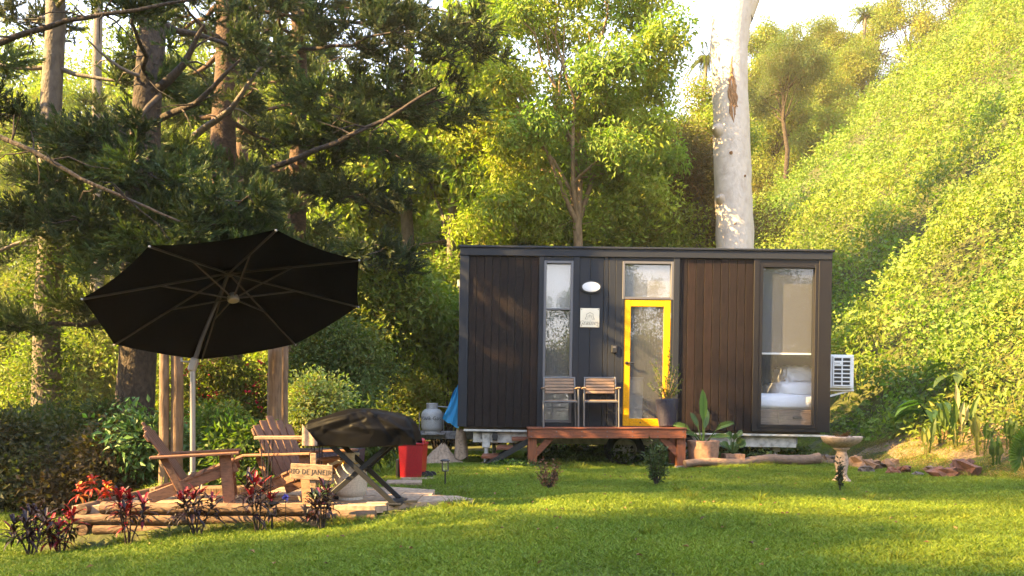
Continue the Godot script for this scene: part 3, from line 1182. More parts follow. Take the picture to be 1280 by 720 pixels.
	for zz in [-0.7, -0.1]:
		mb.bx(0.0, 0.50, -0.03, 0.02, zz - 0.02, zz + 0.02, 0.004)
		mb.bar(Vector3(0.0, -0.14, zz), Vector3(0.42, -0.02, zz), 0.03, 0.03)
	mb.bx(0.0, 0.50, -0.025, 0.0, -0.72, -0.06, 0.004)
	part("bracket", mb, M.white_plastic, o)


func soft_box(mb: MB, mid: Vector3, size: Vector3, wob: float) -> void:
	var rows := []
	for i in 13:
		var th := -PI / 2 + PI * i / 12.0
		var r := []
		for j in 24:
			var ph := TAU * j / 24.0
			var cx := signf(cos(ph)) * pow(absf(cos(ph)), 0.35) * pow(maxf(cos(th), 0.0), 0.35)
			var cz := signf(sin(ph)) * pow(absf(sin(ph)), 0.35) * pow(maxf(cos(th), 0.0), 0.35)
			var cy := signf(sin(th)) * pow(absf(sin(th)), 0.6)
			var p := Vector3(cx * size.x, cy * size.y, cz * size.z) * 0.5
			p += Vector3(sin(j * 2.1 + i), sin(j * 1.3 + i * 2.0), cos(j * 1.7 - i)) * wob * 0.35
			r.append(mid + p)
		rows.append(r)
	mb.grid(rows, true, true)


func lettering(called: String, text: String, size: float, m: Material, parent: Node, xf: Transform3D, font := "Droid Sans") -> MeshInstance3D:
	var tm := TextMesh.new()
	var sf := SystemFont.new()
	sf.font_names = PackedStringArray([font])
	tm.font = sf
	tm.text = text
	tm.font_size = 64
	tm.pixel_size = size / 64.0
	tm.depth = 0.003
	return piece(called, tm, m, parent, xf)


# ---------------------------------------------------------------- the deck, its steps and what stands on it
func build_deck() -> void:
	var d := 12.15
	var k := d / FOCAL
	var x0 := (660.0 - 640.0) * k
	var x1 := (858.0 - 640.0) * k
	var top := EYE - (534.5 - HORIZON) * k
	var o := thing("timber_deck", "reddish timber deck with braced posts in front of the cabin", "deck", Vector3(x0, 0, -d))
	var w := x1 - x0
	var mb := MB.new()
	mb.bx(0, w, top - 0.165, top - 0.025, -0.045, 0.0, 0.005)
	var beam := part("front_beam", mb, M.deck_wood, o)
	for q in 14:
		mb = MB.new()
		var bxp := 0.05 + (w - 0.1) * (q / 2) / 6.0
		mb.rod(Vector3(bxp, top - 0.06 - 0.075 * (q % 2), 0.0), Vector3(bxp, top - 0.06 - 0.075 * (q % 2), 0.005), 0.009, 8)
		part("screw", mb, M.alu, beam)
	var boards := 8
	var deep := 0.83
	for q in boards:
		mb = MB.new()
		var z1 := 0.012 - q * deep / boards
		mb.bx(-0.01, w + 0.01, top - 0.025, top, z1 - deep / boards + 0.006, z1, 0.003)
		part("plank", mb, M.deck_wood, o)
	for a in [0.0, w - 0.135]:
		for zz in [-0.18, -deep + 0.05]:
			mb = MB.new()
			mb.bx(a, a + 0.135, 0.02, top - 0.03 if zz < -0.3 else top - 0.03, zz, zz + 0.13, 0.006)
			part("post", mb, M.deck_wood_up, o)
			mb = MB.new()
			mb.bx(a - 0.01, a + 0.145, -0.03, 0.03, zz - 0.01, zz + 0.14, 0.004)
			part("post_foot", mb, M.galvanised, o)
	mb = MB.new()
	mb.bar(Vector3(0.10, top - 0.42, -0.09), Vector3(0.36, top - 0.15, -0.09), 0.10, 0.05, Vector3.UP, 0.004)
	part("brace", mb, M.deck_wood, o)
	mb = MB.new()
	mb.bar(Vector3(w - 0.10, top - 0.42, -0.09), Vector3(w - 0.36, top - 0.15, -0.09), 0.10, 0.05, Vector3.UP, 0.004)
	part("brace", mb, M.deck_wood, o)
	for q in 4:
		mb = MB.new()
		var jx := 0.2 + q * (w - 0.45) / 3.0
		mb.bx(jx, jx + 0.045, top - 0.16, top - 0.026, -deep + 0.02, -0.05, 0.002)
		part("joist", mb, M.deck_wood, o)

	# steps at the deck's end: they climb towards it
	o = thing("side_steps", "three open brown treads on a dark sloping stringer beside the deck", "steps", at(612, 588, 12.3))
	o.position.y = 0.0
	for zz in [-0.32, 0.0, -0.75]:
		mb = MB.new()
		mb.bar(Vector3(-0.06, 0.02, zz), Vector3(0.66, 0.44, zz), 0.085, 0.04)
		part("stringer", mb, M.black_steel, o)
	for a in [[-0.13, 0.15, 0.175], [0.10, 0.37, 0.31], [0.34, 0.60, 0.45]]:
		mb = MB.new()
		mb.bx(a[0], a[1], a[2] - 0.045, a[2], -0.8, -0.04, 0.004)
		part("tread", mb, M.deck_wood, o)
	mb = MB.new()
	mb.bx(-0.16, 0.08, -0.03, 0.035, -0.8, 0.04, 0.01)
	part("footing", mb, M.rock1, o)

	# two garden chairs
	o = thing("slatted_chair", "slatted timber garden chair in front of the tall narrow window", "chair", Vector3(0.76, top, -12.62), 0.0, "chairs on the deck")
	for sx in [-1.0, 1.0]:
		mb = MB.new()
		mb.rod(Vector3(sx * 0.27, 0, 0.22), Vector3(sx * 0.27, 0.60, 0.22), 0.014)
		part("leg", mb, M.chair_frame, o)
		mb = MB.new()
		mb.tube([Vector3(sx * 0.26, 0, -0.22), Vector3(sx * 0.25, 0.45, -0.2), Vector3(sx * 0.245, 0.80, -0.27)], [0.014, 0.014, 0.014], 8)
		part("leg", mb, M.chair_frame, o)
		mb = MB.new()
		mb.bx(sx * 0.27 - 0.03, sx * 0.27 + 0.03, 0.60, 0.622, -0.2, 0.26, 0.006)
		part("armrest", mb, M.teak, o)
	mb = MB.new()
	mb.bx(-0.27, 0.27, 0.385, 0.41, 0.19, 0.21, 0.003)
	mb.bx(-0.27, 0.27, 0.385, 0.41, -0.21, -0.19, 0.003)
	mb.bx(-0.27, -0.25, 0.387, 0.408, -0.2, 0.2, 0.003)
	mb.bx(0.25, 0.27, 0.387, 0.408, -0.2, 0.2, 0.003)
	part("seat_frame", mb, M.chair_frame, o)
	for q in 6:
		mb = MB.new()
		mb.bx(-0.245, 0.245, 0.405, 0.425, -0.19 + q * 0.066, -0.132 + q * 0.066, 0.003)
		part("slat", mb, M.teak, o)
	mb = MB.new()
	mb.rod(Vector3(-0.245, 0.79, -0.27), Vector3(0.245, 0.79, -0.27), 0.012)
	part("top_rail", mb, M.chair_frame, o)
	for q in 5:
		mb = MB.new()
		var yy := 0.535 + q * 0.05
		mb.box(Transform3D(Basis.from_euler(Vector3(-0.2, 0, 0)), Vector3(0, yy + 0.02, -0.205 - q * 0.012)), Vector3(0.46, 0.042, 0.016), 0.003)
		part("slat", mb, M.teak, o)
	copy_of(o, "slatted timber garden chair beside the yellow door frame", Vector3(1.40, top, -12.62), -0.06)

	# tall glazed pot with a fine-leaved shrub
	o = thing("glazed_pot", "tall dark blue speckled glazed pot standing before the yellow door", "pot", Vector3(2.42, top, -12.50))
	mb = MB.new()
	mb.lathe(Transform3D(), [Vector2(0.0, 0.0), Vector2(0.115, 0.0), Vector2(0.125, 0.03), Vector2(0.165, 0.3), Vector2(0.178, 0.43), Vector2(0.172, 0.44), Vector2(0.155, 0.43), Vector2(0.15, 0.39), Vector2(0.0, 0.39)], 32)
	part("pot", mb, M.pot_blue, o)
	o = thing("wispy_shrub", "wispy upright shrub with tiny leaves growing in the tall pot", "shrub", Vector3(2.42, top + 0.39, -12.50))
	var stems := MB.new()
	var lv := MB.new()
	for q in 26:
		var a := rnd(0, TAU)
		var lean := rnd(0.05, 0.42)
		var hh := rnd(0.25, 0.95) * (1.0 - lean * 0.7)
		var pts := []
		for s in 6:
			var t := s / 5.0
			pts.append(Vector3(cos(a) * lean * t * 0.75, hh * t, sin(a) * lean * t * 0.6) + rdir() * 0.012)
		stems.tube(pts, [0.006, 0.005, 0.004, 0.003, 0.002, 0.001], 4, false)
		for s in 26:
			var t := rnd(0.15, 1.0) * 4.99
			var p: Vector3 = pts[int(t)].lerp(pts[int(t) + 1], t - int(t))
			var g := rnd(0.7, 1.3)
			lv.col = Color(0.10 * g, 0.15 * g, 0.02 * g)
			lv.leaf(p, (rdir() + Vector3(cos(a), 0.5, sin(a)) * 0.5).normalized(), (Vector3.UP + rdir()).normalized(), rnd(0.025, 0.05), 0.02, 0.15)
	part("stems", stems, M.bark_tan, o)
	part("foliage", lv, M.leaf, o)


# ---------------------------------------------------------------- the paved seat behind its log wall
func build_patio() -> void:
	# pavers
	var base := MB.new()
	base.bx(-3.75, -0.75, -0.30, -0.005, -8.75, -6.92)
	var pt := structure("patio", base, M.soil)
	var d := 6.86
	var row := 0
	var outline := PackedVector2Array([Vector2(-3.78, 6.87), Vector2(-1.18, 6.87), Vector2(-0.80, 7.16), Vector2(-0.36, 7.42), Vector2(-0.52, 7.72), Vector2(-0.78, 7.78), Vector2(-0.80, 8.3), Vector2(-1.3, 8.62), Vector2(-3.78, 8.62)])
	while d < 8.6:
		var x := -3.78 + 0.22 * (row % 2)
		while x < -0.2:
			var sq := PackedVector2Array([Vector2(x, d), Vector2(x + 0.442, d), Vector2(x + 0.442, d + 0.432), Vector2(x, d + 0.432)])
			for cut in Geometry2D.intersect_polygons(sq, outline):
				var mb := MB.new()
				var flat := PackedVector2Array()
				for q in cut:
					flat.append(Vector2(q.x, q.y))
				if Geometry2D.is_polygon_clockwise(flat):
					flat.reverse()
				var lift := rnd(0.0, 0.006)
				mb.prism(flat, -0.02, 0.040 + lift, Transform3D(Basis(Vector3(1, 0, 0), Vector3(0, 0, -1), Vector3(0, 1, 0)), Vector3.ZERO))
				part("paver", mb, M["paver%d" % (rng.randi() % 3)], pt)
			x += 0.45
		d += 0.44
		row += 1
	for a in [[505.0, 606.5, 9.35], [522.0, 601.0, 9.9]]:
		var p := at(a[0], a[1], a[2])
		var mb := MB.new()
		mb.box(Transform3D(Basis.from_euler(Vector3(0, 0.1, 0)), Vector3(p.x, 0.02, p.z)), Vector3(0.42, 0.05, 0.36), 0.01)
		tag(part("stepping_stone", mb, M.paver1, self), "flat pale stepping stone in the grass %s" % ("nearer the paved patio" if a[2] < 9.6 else "just before the red bin"), "stone", "stepping stones")

	# round logs laid on one another
	var o := thing("log_retaining_wall", "low wall of stacked round logs along the front of the patio", "retaining wall", Vector3(0, 0, -6.83))
	var rows := [[0.032, -3.50, -1.76, 0.052], [-0.060, -3.74, -1.74, 0.048], [-0.152, -3.56, -1.80, 0.049], [-0.238, -3.78, -2.6, 0.046]]
	for r in rows:
		var n := 2
		var a: float = r[1]
		var sp: float = (r[2] - r[1]) / n
		for q in n:
			var pts := []
			var rad := []
			for s in 7:
				var t := s / 6.0
				pts.append(Vector3(a + sp * (q + t) - (0.006 if s == 6 else 0.0), r[0] - 0.02 * (q + t) / n + rnd(-0.003, 0.003), rnd(-0.004, 0.004)))
				rad.append(r[3] * rnd(0.96, 1.05))
			var mb := MB.new()
			mb.tube(pts, rad, 14)
			part("log", mb, M.log, o)
	# logs that run back along the end
	for r in [[0.018, 0.05], [-0.150, 0.052]]:
		var mb := MB.new()
		mb.tube([Vector3(-3.66, r[0], 0.03), Vector3(-3.67, r[0] + 0.004, -0.5), Vector3(-3.65, r[0] + 0.02, -1.2)], [r[1], r[1], r[1] * 0.95], 14)
		part("log", mb, M.log, o)
	var mb2 := MB.new()
	mb2.tube([Vector3(-1.70, -0.035, 0.0), Vector3(-1.4, -0.04, 0.01), Vector3(-1.16, -0.035, 0.02)], [0.05, 0.052, 0.048], 14)
	part("log", mb2, M.log, o)
	o = thing("timber_sleeper", "short flat timber block lying behind the low wooden chair", "timber block", Vector3(-3.1, 0.03, -7.95))
	mb2 = MB.new()
	mb2.bx(-0.45, 0.55, 0.0, 0.08, -0.15, 0.12, 0.01)
	part("block", mb2, M.post_wood, o)

	build_umbrella()
	build_adirondacks()
	build_barbecue()

	# posts behind
	for a in [[205.0, 8.9, 0.052, "slimmer leftmost of the two round posts behind the umbrella pole"], [221.0, 8.95, 0.066, "thicker of the two round posts behind the umbrella pole"]]:
		post(a[0], a[1], a[2], 2.35, a[3])
	post(343.5, 9.3, 0.078, 2.3, "dark round timber post behind the upright slatted wooden chair")
	post(354.5, 9.5, 0.05, 2.3, "thin timber post tight behind the dark round post")


func post(px: float, d: float, r: float, h: float, label: String) -> void:
	var p := at(px, 600, d)
	var mb := MB.new()
	var pts := []
	var rad := []
	for s in 9:
		pts.append(Vector3(p.x + rnd(-0.006, 0.006), ground_y(p.x, p.z) - 0.05 + s * h / 8.0, p.z + rnd(-0.006, 0.006)))
		rad.append(r * (1.06 - s * 0.012) * rnd(0.97, 1.03))
	mb.tube(pts, rad, 14)
	tag(part("timber_post", mb, M.post_wood, self), label, "post", "posts behind the patio")


func build_umbrella() -> void:
	var d := 8.0
	var mid := Vector3(-2.779, 1.943, -7.995)
	var s := d / FOCAL
	var pv := Vector3(1.0890, 0.0691, -0.7986)
	var qv := Vector3(0.7213, 0.4977, 1.0269)
	var nv := Vector3(-0.257, 0.9296, -0.270).normalized()
	var foot := Vector3((240.0 - 640.0) * s, 0.03, -d - 0.02)
	var o := thing("patio_umbrella", "large black octagonal patio umbrella tilted over the wooden chairs", "umbrella", foot)
	var c := mid - foot
	var apex := c + nv * 0.36
	var rim := []
	for k in 8:
		var a := TAU * k / 8.0
		rim.append(c + pv * cos(a) + qv * sin(a))
	for k in 8:
		# each gore is a slack sheet between two ribs
		var r0: Vector3 = rim[k]
		var r1: Vector3 = rim[(k + 1) % 8]
		var rows := []
		for i in 7:
			var t := i / 6.0
			var row := []
			for j in 7:
				var e := j / 6.0
				var edge := r0.lerp(r1, e)
				var p := apex.lerp(edge, t) - nv * 0.03 * t * 4.0 * e * (1.0 - e) * (0.6 + 0.4 * t)
				p -= (edge - c).normalized() * 0.018 * 4.0 * e * (1.0 - e) * t * t
				row.append(p)
			rows.append(row)
		var mb := MB.new()
		mb.grid(rows)
		part("canopy_panel", mb, M.canopy, o)
	var hub := c + nv * 0.045
	for k in 8:
		var mb := MB.new()
		var a0 := apex - nv * 0.03
		var e1: Vector3 = rim[k] - nv * 0.012
		mb.bar(a0, e1, 0.018, 0.013, nv)
		var rib := part("rib", mb, M.pole_metal, o)
		mb = MB.new()
		mb.bar(hub, a0.lerp(e1, 0.5), 0.014, 0.012, nv)
		part("strut", mb, M.pole_metal, rib)
		mb = MB.new()
		mb.box(Transform3D(Basis(), e1), Vector3(0.02, 0.02, 0.02), 0.005)
		part("rib_tip", mb, M.pole_grey, rib)
	var mb := MB.new()
	var fr := basis_up(nv, 0, 1)
	mb.lathe(Transform3D(fr, hub), [Vector2(0.0, -0.03), Vector2(0.05, -0.03), Vector2(0.058, -0.02), Vector2(0.058, 0.02), Vector2(0.035, 0.03), Vector2(0.03, 0.06), Vector2(0.0, 0.06)], 20)
	part("lower_hub", mb, M.pole_grey, o)
	mb = MB.new()
	mb.lathe(Transform3D(fr, apex), [Vector2(0.0, -0.06), Vector2(0.045, -0.05), Vector2(0.045, 0.0), Vector2(0.03, 0.04), Vector2(0.0, 0.05)], 16)
	part("upper_hub", mb, M.pole_metal, o)
	var joint := Vector3(0.0, EYE + (HORIZON - 452.0) * s - foot.y, 0.0)
	mb = MB.new()
	mb.rod(Vector3.ZERO, joint, 0.026, 16)
	part("pole", mb, M.pole_grey, o)
	mb = MB.new()
	mb.tube([joint + Vector3(0.0, -0.06, 0), joint + Vector3(0.03, 0.04, 0), joint.lerp(apex, 0.25), apex - nv * 0.03], [0.024, 0.022, 0.019, 0.017], 14)
	part("boom", mb, M.pole_metal, o)
	mb = MB.new()
	mb.box(Transform3D(Basis.from_euler(Vector3(0, 0, -0.3)), joint + Vector3(0.005, -0.03, 0.0)), Vector3(0.075, 0.14, 0.07), 0.015)
	part("tilt_joint", mb, M.pole_grey, o)
	mb = MB.new()
	mb.rod(joint + Vector3(-0.03, 0.0, 0), joint + Vector3(-0.10, 0.0, 0.02), 0.01)
	mb.rod(joint + Vector3(-0.10, 0.0, 0.02), joint + Vector3(-0.11, 0.035, 0.02), 0.014)
	part("crank_handle", mb, M.pole_grey, o)
	mb = MB.new()
	mb.lathe(Transform3D(), [Vector2(0.0, 0.0), Vector2(0.26, 0.0), Vector2(0.26, 0.03), Vector2(0.06, 0.06), Vector2(0.045, 0.22), Vector2(0.0, 0.22)], 28)
	part("base", mb, M.black_steel, o)


func board_out(mb: MB, a: Vector3, b: Vector3, w: float, t: float, side: Vector3) -> void:
	# a board from a to b, w wide along side, t thick
	var x := (b - a).normalized()
	var z := (side - x * side.dot(x)).normalized()
	var y := z.cross(x)
	mb.box(Transform3D(Basis(x, y, z), (a + b) * 0.5), Vector3((b - a).length(), t, w), 0.006)


# faces +x; back to -x
func adirondack(label: String, p: Vector3, turn: float, lean: float) -> Node3D:
	var o := thing("adirondack_chair", label, "chair", p, turn, "low wooden chairs on the patio")
	var mb: MB
	for s in [-1.0, 1.0]:
		var z: float = s * 0.27
		mb = MB.new()
		board_out(mb, Vector3(-0.42, 0.07, z), Vector3(0.30, 0.34, z), 0.026, 0.10, Vector3(0, 0, 1))
		part("side_rail", mb, M.adirondack, o)
		mb = MB.new()
		board_out(mb, Vector3(0.24, 0.0, s * 0.305), Vector3(0.20, 0.44, s * 0.305), 0.026, 0.10, Vector3(0, 0, 1))
		part("front_leg", mb, M.adirondack, o)
		mb = MB.new()
		board_out(mb, Vector3(-0.40, 0.425, s * 0.335), Vector3(0.32, 0.455, s * 0.335), 0.12, 0.024, Vector3(0, 0, 1))
		part("armrest", mb, M.adirondack, o)
		mb = MB.new()
		board_out(mb, Vector3(-0.155, 0.12, s * 0.29), Vector3(-0.30, 0.42, s * 0.29), 0.026, 0.06, Vector3(0, 0, 1))
		part("rear_support", mb, M.adirondack, o)
	for k in 6:
		mb = MB.new()
		var t := k / 5.0
		var q := Vector3(-0.10, 0.235, 0).lerp(Vector3(0.31, 0.395, 0), t)
		mb.box(Transform3D(Basis.from_euler(Vector3(0, 0, 0.37)), q), Vector3(0.072, 0.022, 0.60), 0.005)
		part("seat_slat", mb, M.adirondack, o)
	for k in 5:
		mb = MB.new()
		var z := -0.22 + k * 0.11
		var l: float = 0.68 - absf(k - 2.0) * 0.045
		var a := Vector3(-0.12, 0.16, z * 0.82)
		var dir := Vector3(-lean, 1.0, 0).normalized()
		board_out(mb, a, a + dir * l + Vector3(0, 0, z * 0.25), 0.092, 0.022, Vector3(0, 0, 1))
		part("back_slat", mb, M.adirondack_back, o)
	for a in [[0.42, 0.03], [0.62, 0.03]]:
		mb = MB.new()
		var q: Vector3 = Vector3(-0.12, 0.16, 0) + Vector3(-lean, 1.0, 0).normalized() * (a[0] - 0.1)
		mb.box(Transform3D(Basis.from_euler(Vector3(0, 0, atan(lean))), q + Vector3(-0.022, 0, 0)), Vector3(0.022, 0.07, 0.58), 0.005)
		part("back_rail", mb, M.adirondack, o)
	return o


func build_adirondacks() -> void:
	adirondack("low wooden slatted chair seen side-on under the umbrella pole", Vector3(-2.80, 0.035, -7.25), 0.30, 0.68)
	adirondack("upright wooden slatted chair turned towards the lawn near the barbecue", Vector3(-1.90, 0.035, -7.36), -0.36, 0.46)
	# narrow table beside the second chair
	var o := thing("plank_table", "narrow plank table on thin dark legs beside the slatted chair", "table", Vector3(-1.92, 0.035, -7.02))
	var mb := MB.new()
	mb.bx(-0.32, 0.26, 0.575, 0.605, -0.08, 0.08, 0.004)
	part("tabletop", mb, M.sign_wood, o)
	for sx in [-0.24, 0.2]:
		mb = MB.new()
		mb.tube([Vector3(sx - 0.035, 0.575, 0.05), Vector3(sx + 0.01, 0.0, 0.03), Vector3(sx + 0.02, 0.0, 0.03), Vector3(sx + 0.045, 0.575, 0.05)], [0.005, 0.005, 0.005, 0.005], 6)
		mb.tube([Vector3(sx - 0.035, 0.575, -0.06), Vector3(sx + 0.01, 0.0, -0.05), Vector3(sx + 0.02, 0.0, -0.05), Vector3(sx + 0.045, 0.575, -0.06)], [0.005, 0.005, 0.005, 0.005], 6)
		part("hairpin_leg", mb, M.black_steel, o)
	# sign on its stake
	o = thing("wooden_sign", "small wooden sign board on a stake reading RIO DE JANEIRO", "sign", Vector3(at(391, 650, 6.62).x, ground_y(at(391, 650, 6.62).x, -6.62), -6.62))
	var sy := EYE - (590.0 - HORIZON) * 0.00662 - o.position.y
	mb = MB.new()
	mb.bx(-0.024, 0.024, -0.03, sy + 0.155, -0.03, -0.008, 0.004)
	part("stake", mb, M.sign_wood, o)
	mb = MB.new()
	mb.box(Transform3D(Basis.from_euler(Vector3(0, 0, -0.05)), Vector3(-0.01, sy, 0.0)), Vector3(0.345, 0.128, 0.016), 0.003)
	part("board", mb, M.sign_wood, o)
	lettering("lettering", "RIO DE JANEIRO", 0.055, M.ink, o, Transform3D(Basis.from_euler(Vector3(0, 0, -0.05)), Vector3(0.0, sy, 0.0085)))


func build_barbecue() -> void:
	var d := 7.15
	var k := d / FOCAL
	var o := thing("barbecue_cart", "folding black barbecue cart with crossed legs on the patio edge", "barbecue", Vector3((455.0 - 640.0) * k, 0.035, -d))
	var mb := MB.new()
	mb.bx(-0.42, 0.34, 0.515, 0.555, -0.26, 0.2, 0.008)
	part("shelf", mb, M.black_steel, o)
	for z in [0.17, -0.22]:
		mb = MB.new()
		mb.bar(Vector3(-0.26, 0.53, z), Vector3(0.31, 0.0, z), 0.045, 0.022, Vector3.UP, 0.004)
		part("leg", mb, M.black_steel, o)
		mb = MB.new()
		mb.bar(Vector3(0.25, 0.53, z - 0.03), Vector3(-0.30, 0.06, z - 0.03), 0.045, 0.022, Vector3.UP, 0.004)
		part("leg", mb, M.black_steel, o)
	for p in [Vector3(0.31, 0.02, -0.02), Vector3(-0.30, 0.06, -0.05), Vector3(-0.02, 0.30, -0.02)]:
		mb = MB.new()
		mb.rod(p + Vector3(0, 0, 0.2), p - Vector3(0, 0, 0.22), 0.012)
		part("cross_bar", mb, M.black_steel, o)
	for z in [0.19, -0.25]:
		mb = MB.new()
		mb.rod(Vector3(-0.30, 0.06, z - 0.02), Vector3(-0.30, 0.06, z + 0.02), 0.06, 18)
		part("wheel", mb, M.rubber, o)
	mb = MB.new()
	mb.bx(0.22, 0.36, 0.0, 0.02, -0.24, 0.2, 0.006)
	part("foot", mb, M.black_steel, o)

	# the cover: a slack sheet over lid and side tables
	o = thing("barbecue_cover", "crumpled black vinyl cover draped over the barbecue", "cover", Vector3((455.0 - 640.0) * k, 0.59, -d))
	var prof := [[-0.475, 0.165], [-0.45, 0.195], [-0.33, 0.222], [-0.22, 0.258], [-0.12, 0.285], [0.0, 0.292], [0.12, 0.286], [0.20, 0.272], [0.31, 0.250], [0.40, 0.215], [0.45, 0.165], [0.48, 0.08], [0.495, 0.0]]
	var fold := FastNoiseLite.new()
	fold.seed = 77
	fold.frequency = 3.2
	fold.fractal_octaves = 2
	var creases := [
		[Vector2(0.02, 0.27), Vector2(-0.46, 0.15), 0.0216, 0.0120], [Vector2(-0.10, 0.20), Vector2(-0.46, 0.10), 0.0175, 0.0097], [Vector2(-0.30, 0.11), Vector2(0.10, 0.02), 0.0189, 0.0112],
		[Vector2(0.05, 0.20), Vector2(-0.28, 0.09), 0.0162, -0.0090], [Vector2(0.10, 0.26), Vector2(0.42, 0.07), 0.0216, 0.0128], [Vector2(0.05, 0.12), Vector2(0.46, 0.10), 0.0162, 0.0097],
		[Vector2(0.16, 0.22), Vector2(0.30, 0.02), 0.0189, -0.0097], [Vector2(-0.05, 0.14), Vector2(0.34, 0.05), 0.0135, 0.0090], [Vector2(0.25, 0.20), Vector2(0.47, 0.02), 0.0189, 0.0105],
		[Vector2(-0.42, 0.06), Vector2(-0.10, 0.0), 0.0162, 0.0075], [Vector2(-0.02, 0.24), Vector2(0.10, 0.09), 0.0270, -0.0105]]
	var rows := []
	for i in 121:
		var t := i / 120.0
		var x := -0.475 + 0.97 * t
		var hgt := 0.0
		for q in prof.size() - 1:
			if x >= prof[q][0] and x <= prof[q + 1][0] + 0.0001:
				hgt = lerpf(prof[q][1], prof[q + 1][1], (x - prof[q][0]) / (prof[q + 1][0] - prof[q][0]))
		var hem := -0.02 + 0.035 * sin(t * 9.0) * 0.3 - 0.012
		var row := []
		for j in 65:
			var e := j / 64.0
			# over from the far hem to the near hem
			var a := PI * e
			var zc := -cos(a)
			var zz := signf(zc) * pow(absf(zc), 0.45) * (0.27 - 0.02 * cos(t * 6.0))
			var yy := lerpf(hem, hgt, pow(sin(a), 0.5))
			var p := Vector3(x, yy, zz)
			# creases: straight ridges where the vinyl is pulled between lid and corners
			var f := fold.get_noise_3d(x * 0.9, yy * 1.5, zz) * 0.018
			var here := Vector2(x, yy)
			for cr in creases:
				var q2 := Geometry2D.get_closest_point_to_segment(here, cr[0], cr[1])
				var dist: float = here.distance_to(q2) / cr[2]
				f += cr[3] * exp(-dist * dist) * (1.0 if zz > -0.1 else 0.5)
			f *= smoothstep(0.0, 0.06, yy - hem + 0.03)
			p += Vector3(0, 0.3, signf(zz)).normalized() * f
			row.append(p)
		rows.append(row)
	mb = MB.new()
	mb.grid(rows, false, true)
	part("sheet", mb, M.cover_vinyl, o)
	# end flaps
	mb = MB.new()
	var left: Array = rows[0]
	for j in 64:
		mb.tri(left[j], left[j + 1], Vector3(-0.482, 0.03, 0))
	var p0: Vector3 = left[64]
	var p1: Vector3 = left[0]
	mb.tri(p0, p1, Vector3(-0.482, 0.03, 0))
	part("end_flap", mb, M.cover_lining, o)
	# lining that shows where the hem turns over at the near corner
	mb = MB.new()
	var fl := []
	for i in 9:
		var col := []
		for j in 5:
			var src: Vector3 = rows[i * 2][48 + j * 4]
			var lim: float = lerpf(0.16, 0.0, i / 8.0)
			var y := minf(src.y, lerpf(-0.028, lim, j / 4.0))
			y = lerpf(lim, -0.03, j / 4.0)
			col.append(Vector3(src.x - 0.004, y, 0.285 + 0.006 * sin(i * 1.3)))
		fl.append(col)
	mb.grid(fl, false, true)
	part("turned_hem", mb, M.cover_lining, o)

	# gas bottle under it
	o = thing("gas_bottle", "large off white gas bottle with yellow collar under the barbecue", "gas bottle", Vector3((438.0 - 640.0) * 0.0074, 0.035, -7.42))
	gas_bottle(o, 0.150, 0.34, M.gas_white)
	mb = MB.new()
	mb.lathe(Transform3D(), [Vector2(0.077, 0.315), Vector2(0.080, 0.33), Vector2(0.072, 0.415), Vector2(0.068, 0.42)], 20)
	part("tape", mb, M.tape_yellow, o)
	mb = MB.new()
	mb.tube([Vector3(-0.07, 0.36, 0.02), Vector3(-0.14, 0.36, 0.04), Vector3(-0.19, 0.33, 0.05), Vector3(-0.26, 0.25, 0.06)], [0.018, 0.03, 0.022, 0.01], 10)
	part("regulator", mb, M.gas_grey, o)
	# tongs lying on the paving
	o = thing("grill_tongs", "steel grill tongs with dark handle lying on the paving", "tongs", at(487, 633, 7.08))
	o.position.y = 0.04
	mb = MB.new()
	mb.bar(Vector3(-0.20, 0.01, 0), Vector3(0.02, 0.012, 0.015), 0.012, 0.03)
	part("blade", mb, M.rim_metal, o)
	mb = MB.new()
	mb.bar(Vector3(0.02, 0.012, 0.015), Vector3(0.25, 0.02, 0.03), 0.018, 0.03)
	part("handle", mb, M.black_plastic, o)


func gas_bottle(o: Node3D, r: float, h: float, m: Material) -> void:
	var mb := MB.new()
	mb.lathe(Transform3D(), [Vector2(0.0, 0.02), Vector2(r * 0.6, 0.02), Vector2(r * 0.9, 0.05), Vector2(r, 0.10), Vector2(r, h * 0.48), Vector2(r * 1.01, h * 0.5), Vector2(r, h * 0.52), Vector2(r, h - 0.11), Vector2(r * 0.93, h - 0.055), Vector2(r * 0.7, h - 0.01), Vector2(r * 0.3, h + 0.01), Vector2(0, h + 0.012)], 32)
	part("body", mb, m, o)
	mb = MB.new()
	mb.lathe(Transform3D(), [Vector2(r * 0.72, 0.0), Vector2(r * 0.76, 0.0), Vector2(r * 0.72, 0.05)], 28)
	part("foot_ring", mb, m, o)
	mb = MB.new()
	for k in 3:
		var a0 := TAU * k / 3.0 + 0.5
		var rows := []
		for i in 2:
			var row := []
			for j in 9:
				var a := a0 + j * 0.19
				row.append(Vector3(cos(a) * r * 0.52, h - 0.02 + i * 0.10, sin(a) * r * 0.52))
			rows.append(row)
		mb.grid(rows)
	mb.lathe(Transform3D(), [Vector2(r * 0.50, h + 0.075), Vector2(r * 0.54, h + 0.08), Vector2(r * 0.54, h + 0.095), Vector2(r * 0.50, h + 0.1)], 24)
	part("collar", mb, m, o)
	mb = MB.new()
	mb.rod(Vector3(0, h, 0), Vector3(0, h + 0.06, 0), 0.016, 10)
	mb.rod(Vector3(0, h + 0.06, 0), Vector3(0, h + 0.075, 0), 0.025, 10)
	part("valve", mb, M.black_plastic, o)


# ---------------------------------------------------------------- trees
func curve(a: Vector3, b: Vector3, sag: float, wob: float, n: int) -> Array:
	var pts := []
	for i in n + 1:
		var t := float(i) / n
		var p := a.lerp(b, t) + Vector3.UP * sag * 4.0 * t * (1.0 - t)
		if i > 0 and i < n:
			p += rdir() * wob
		pts.append(p)
	return pts


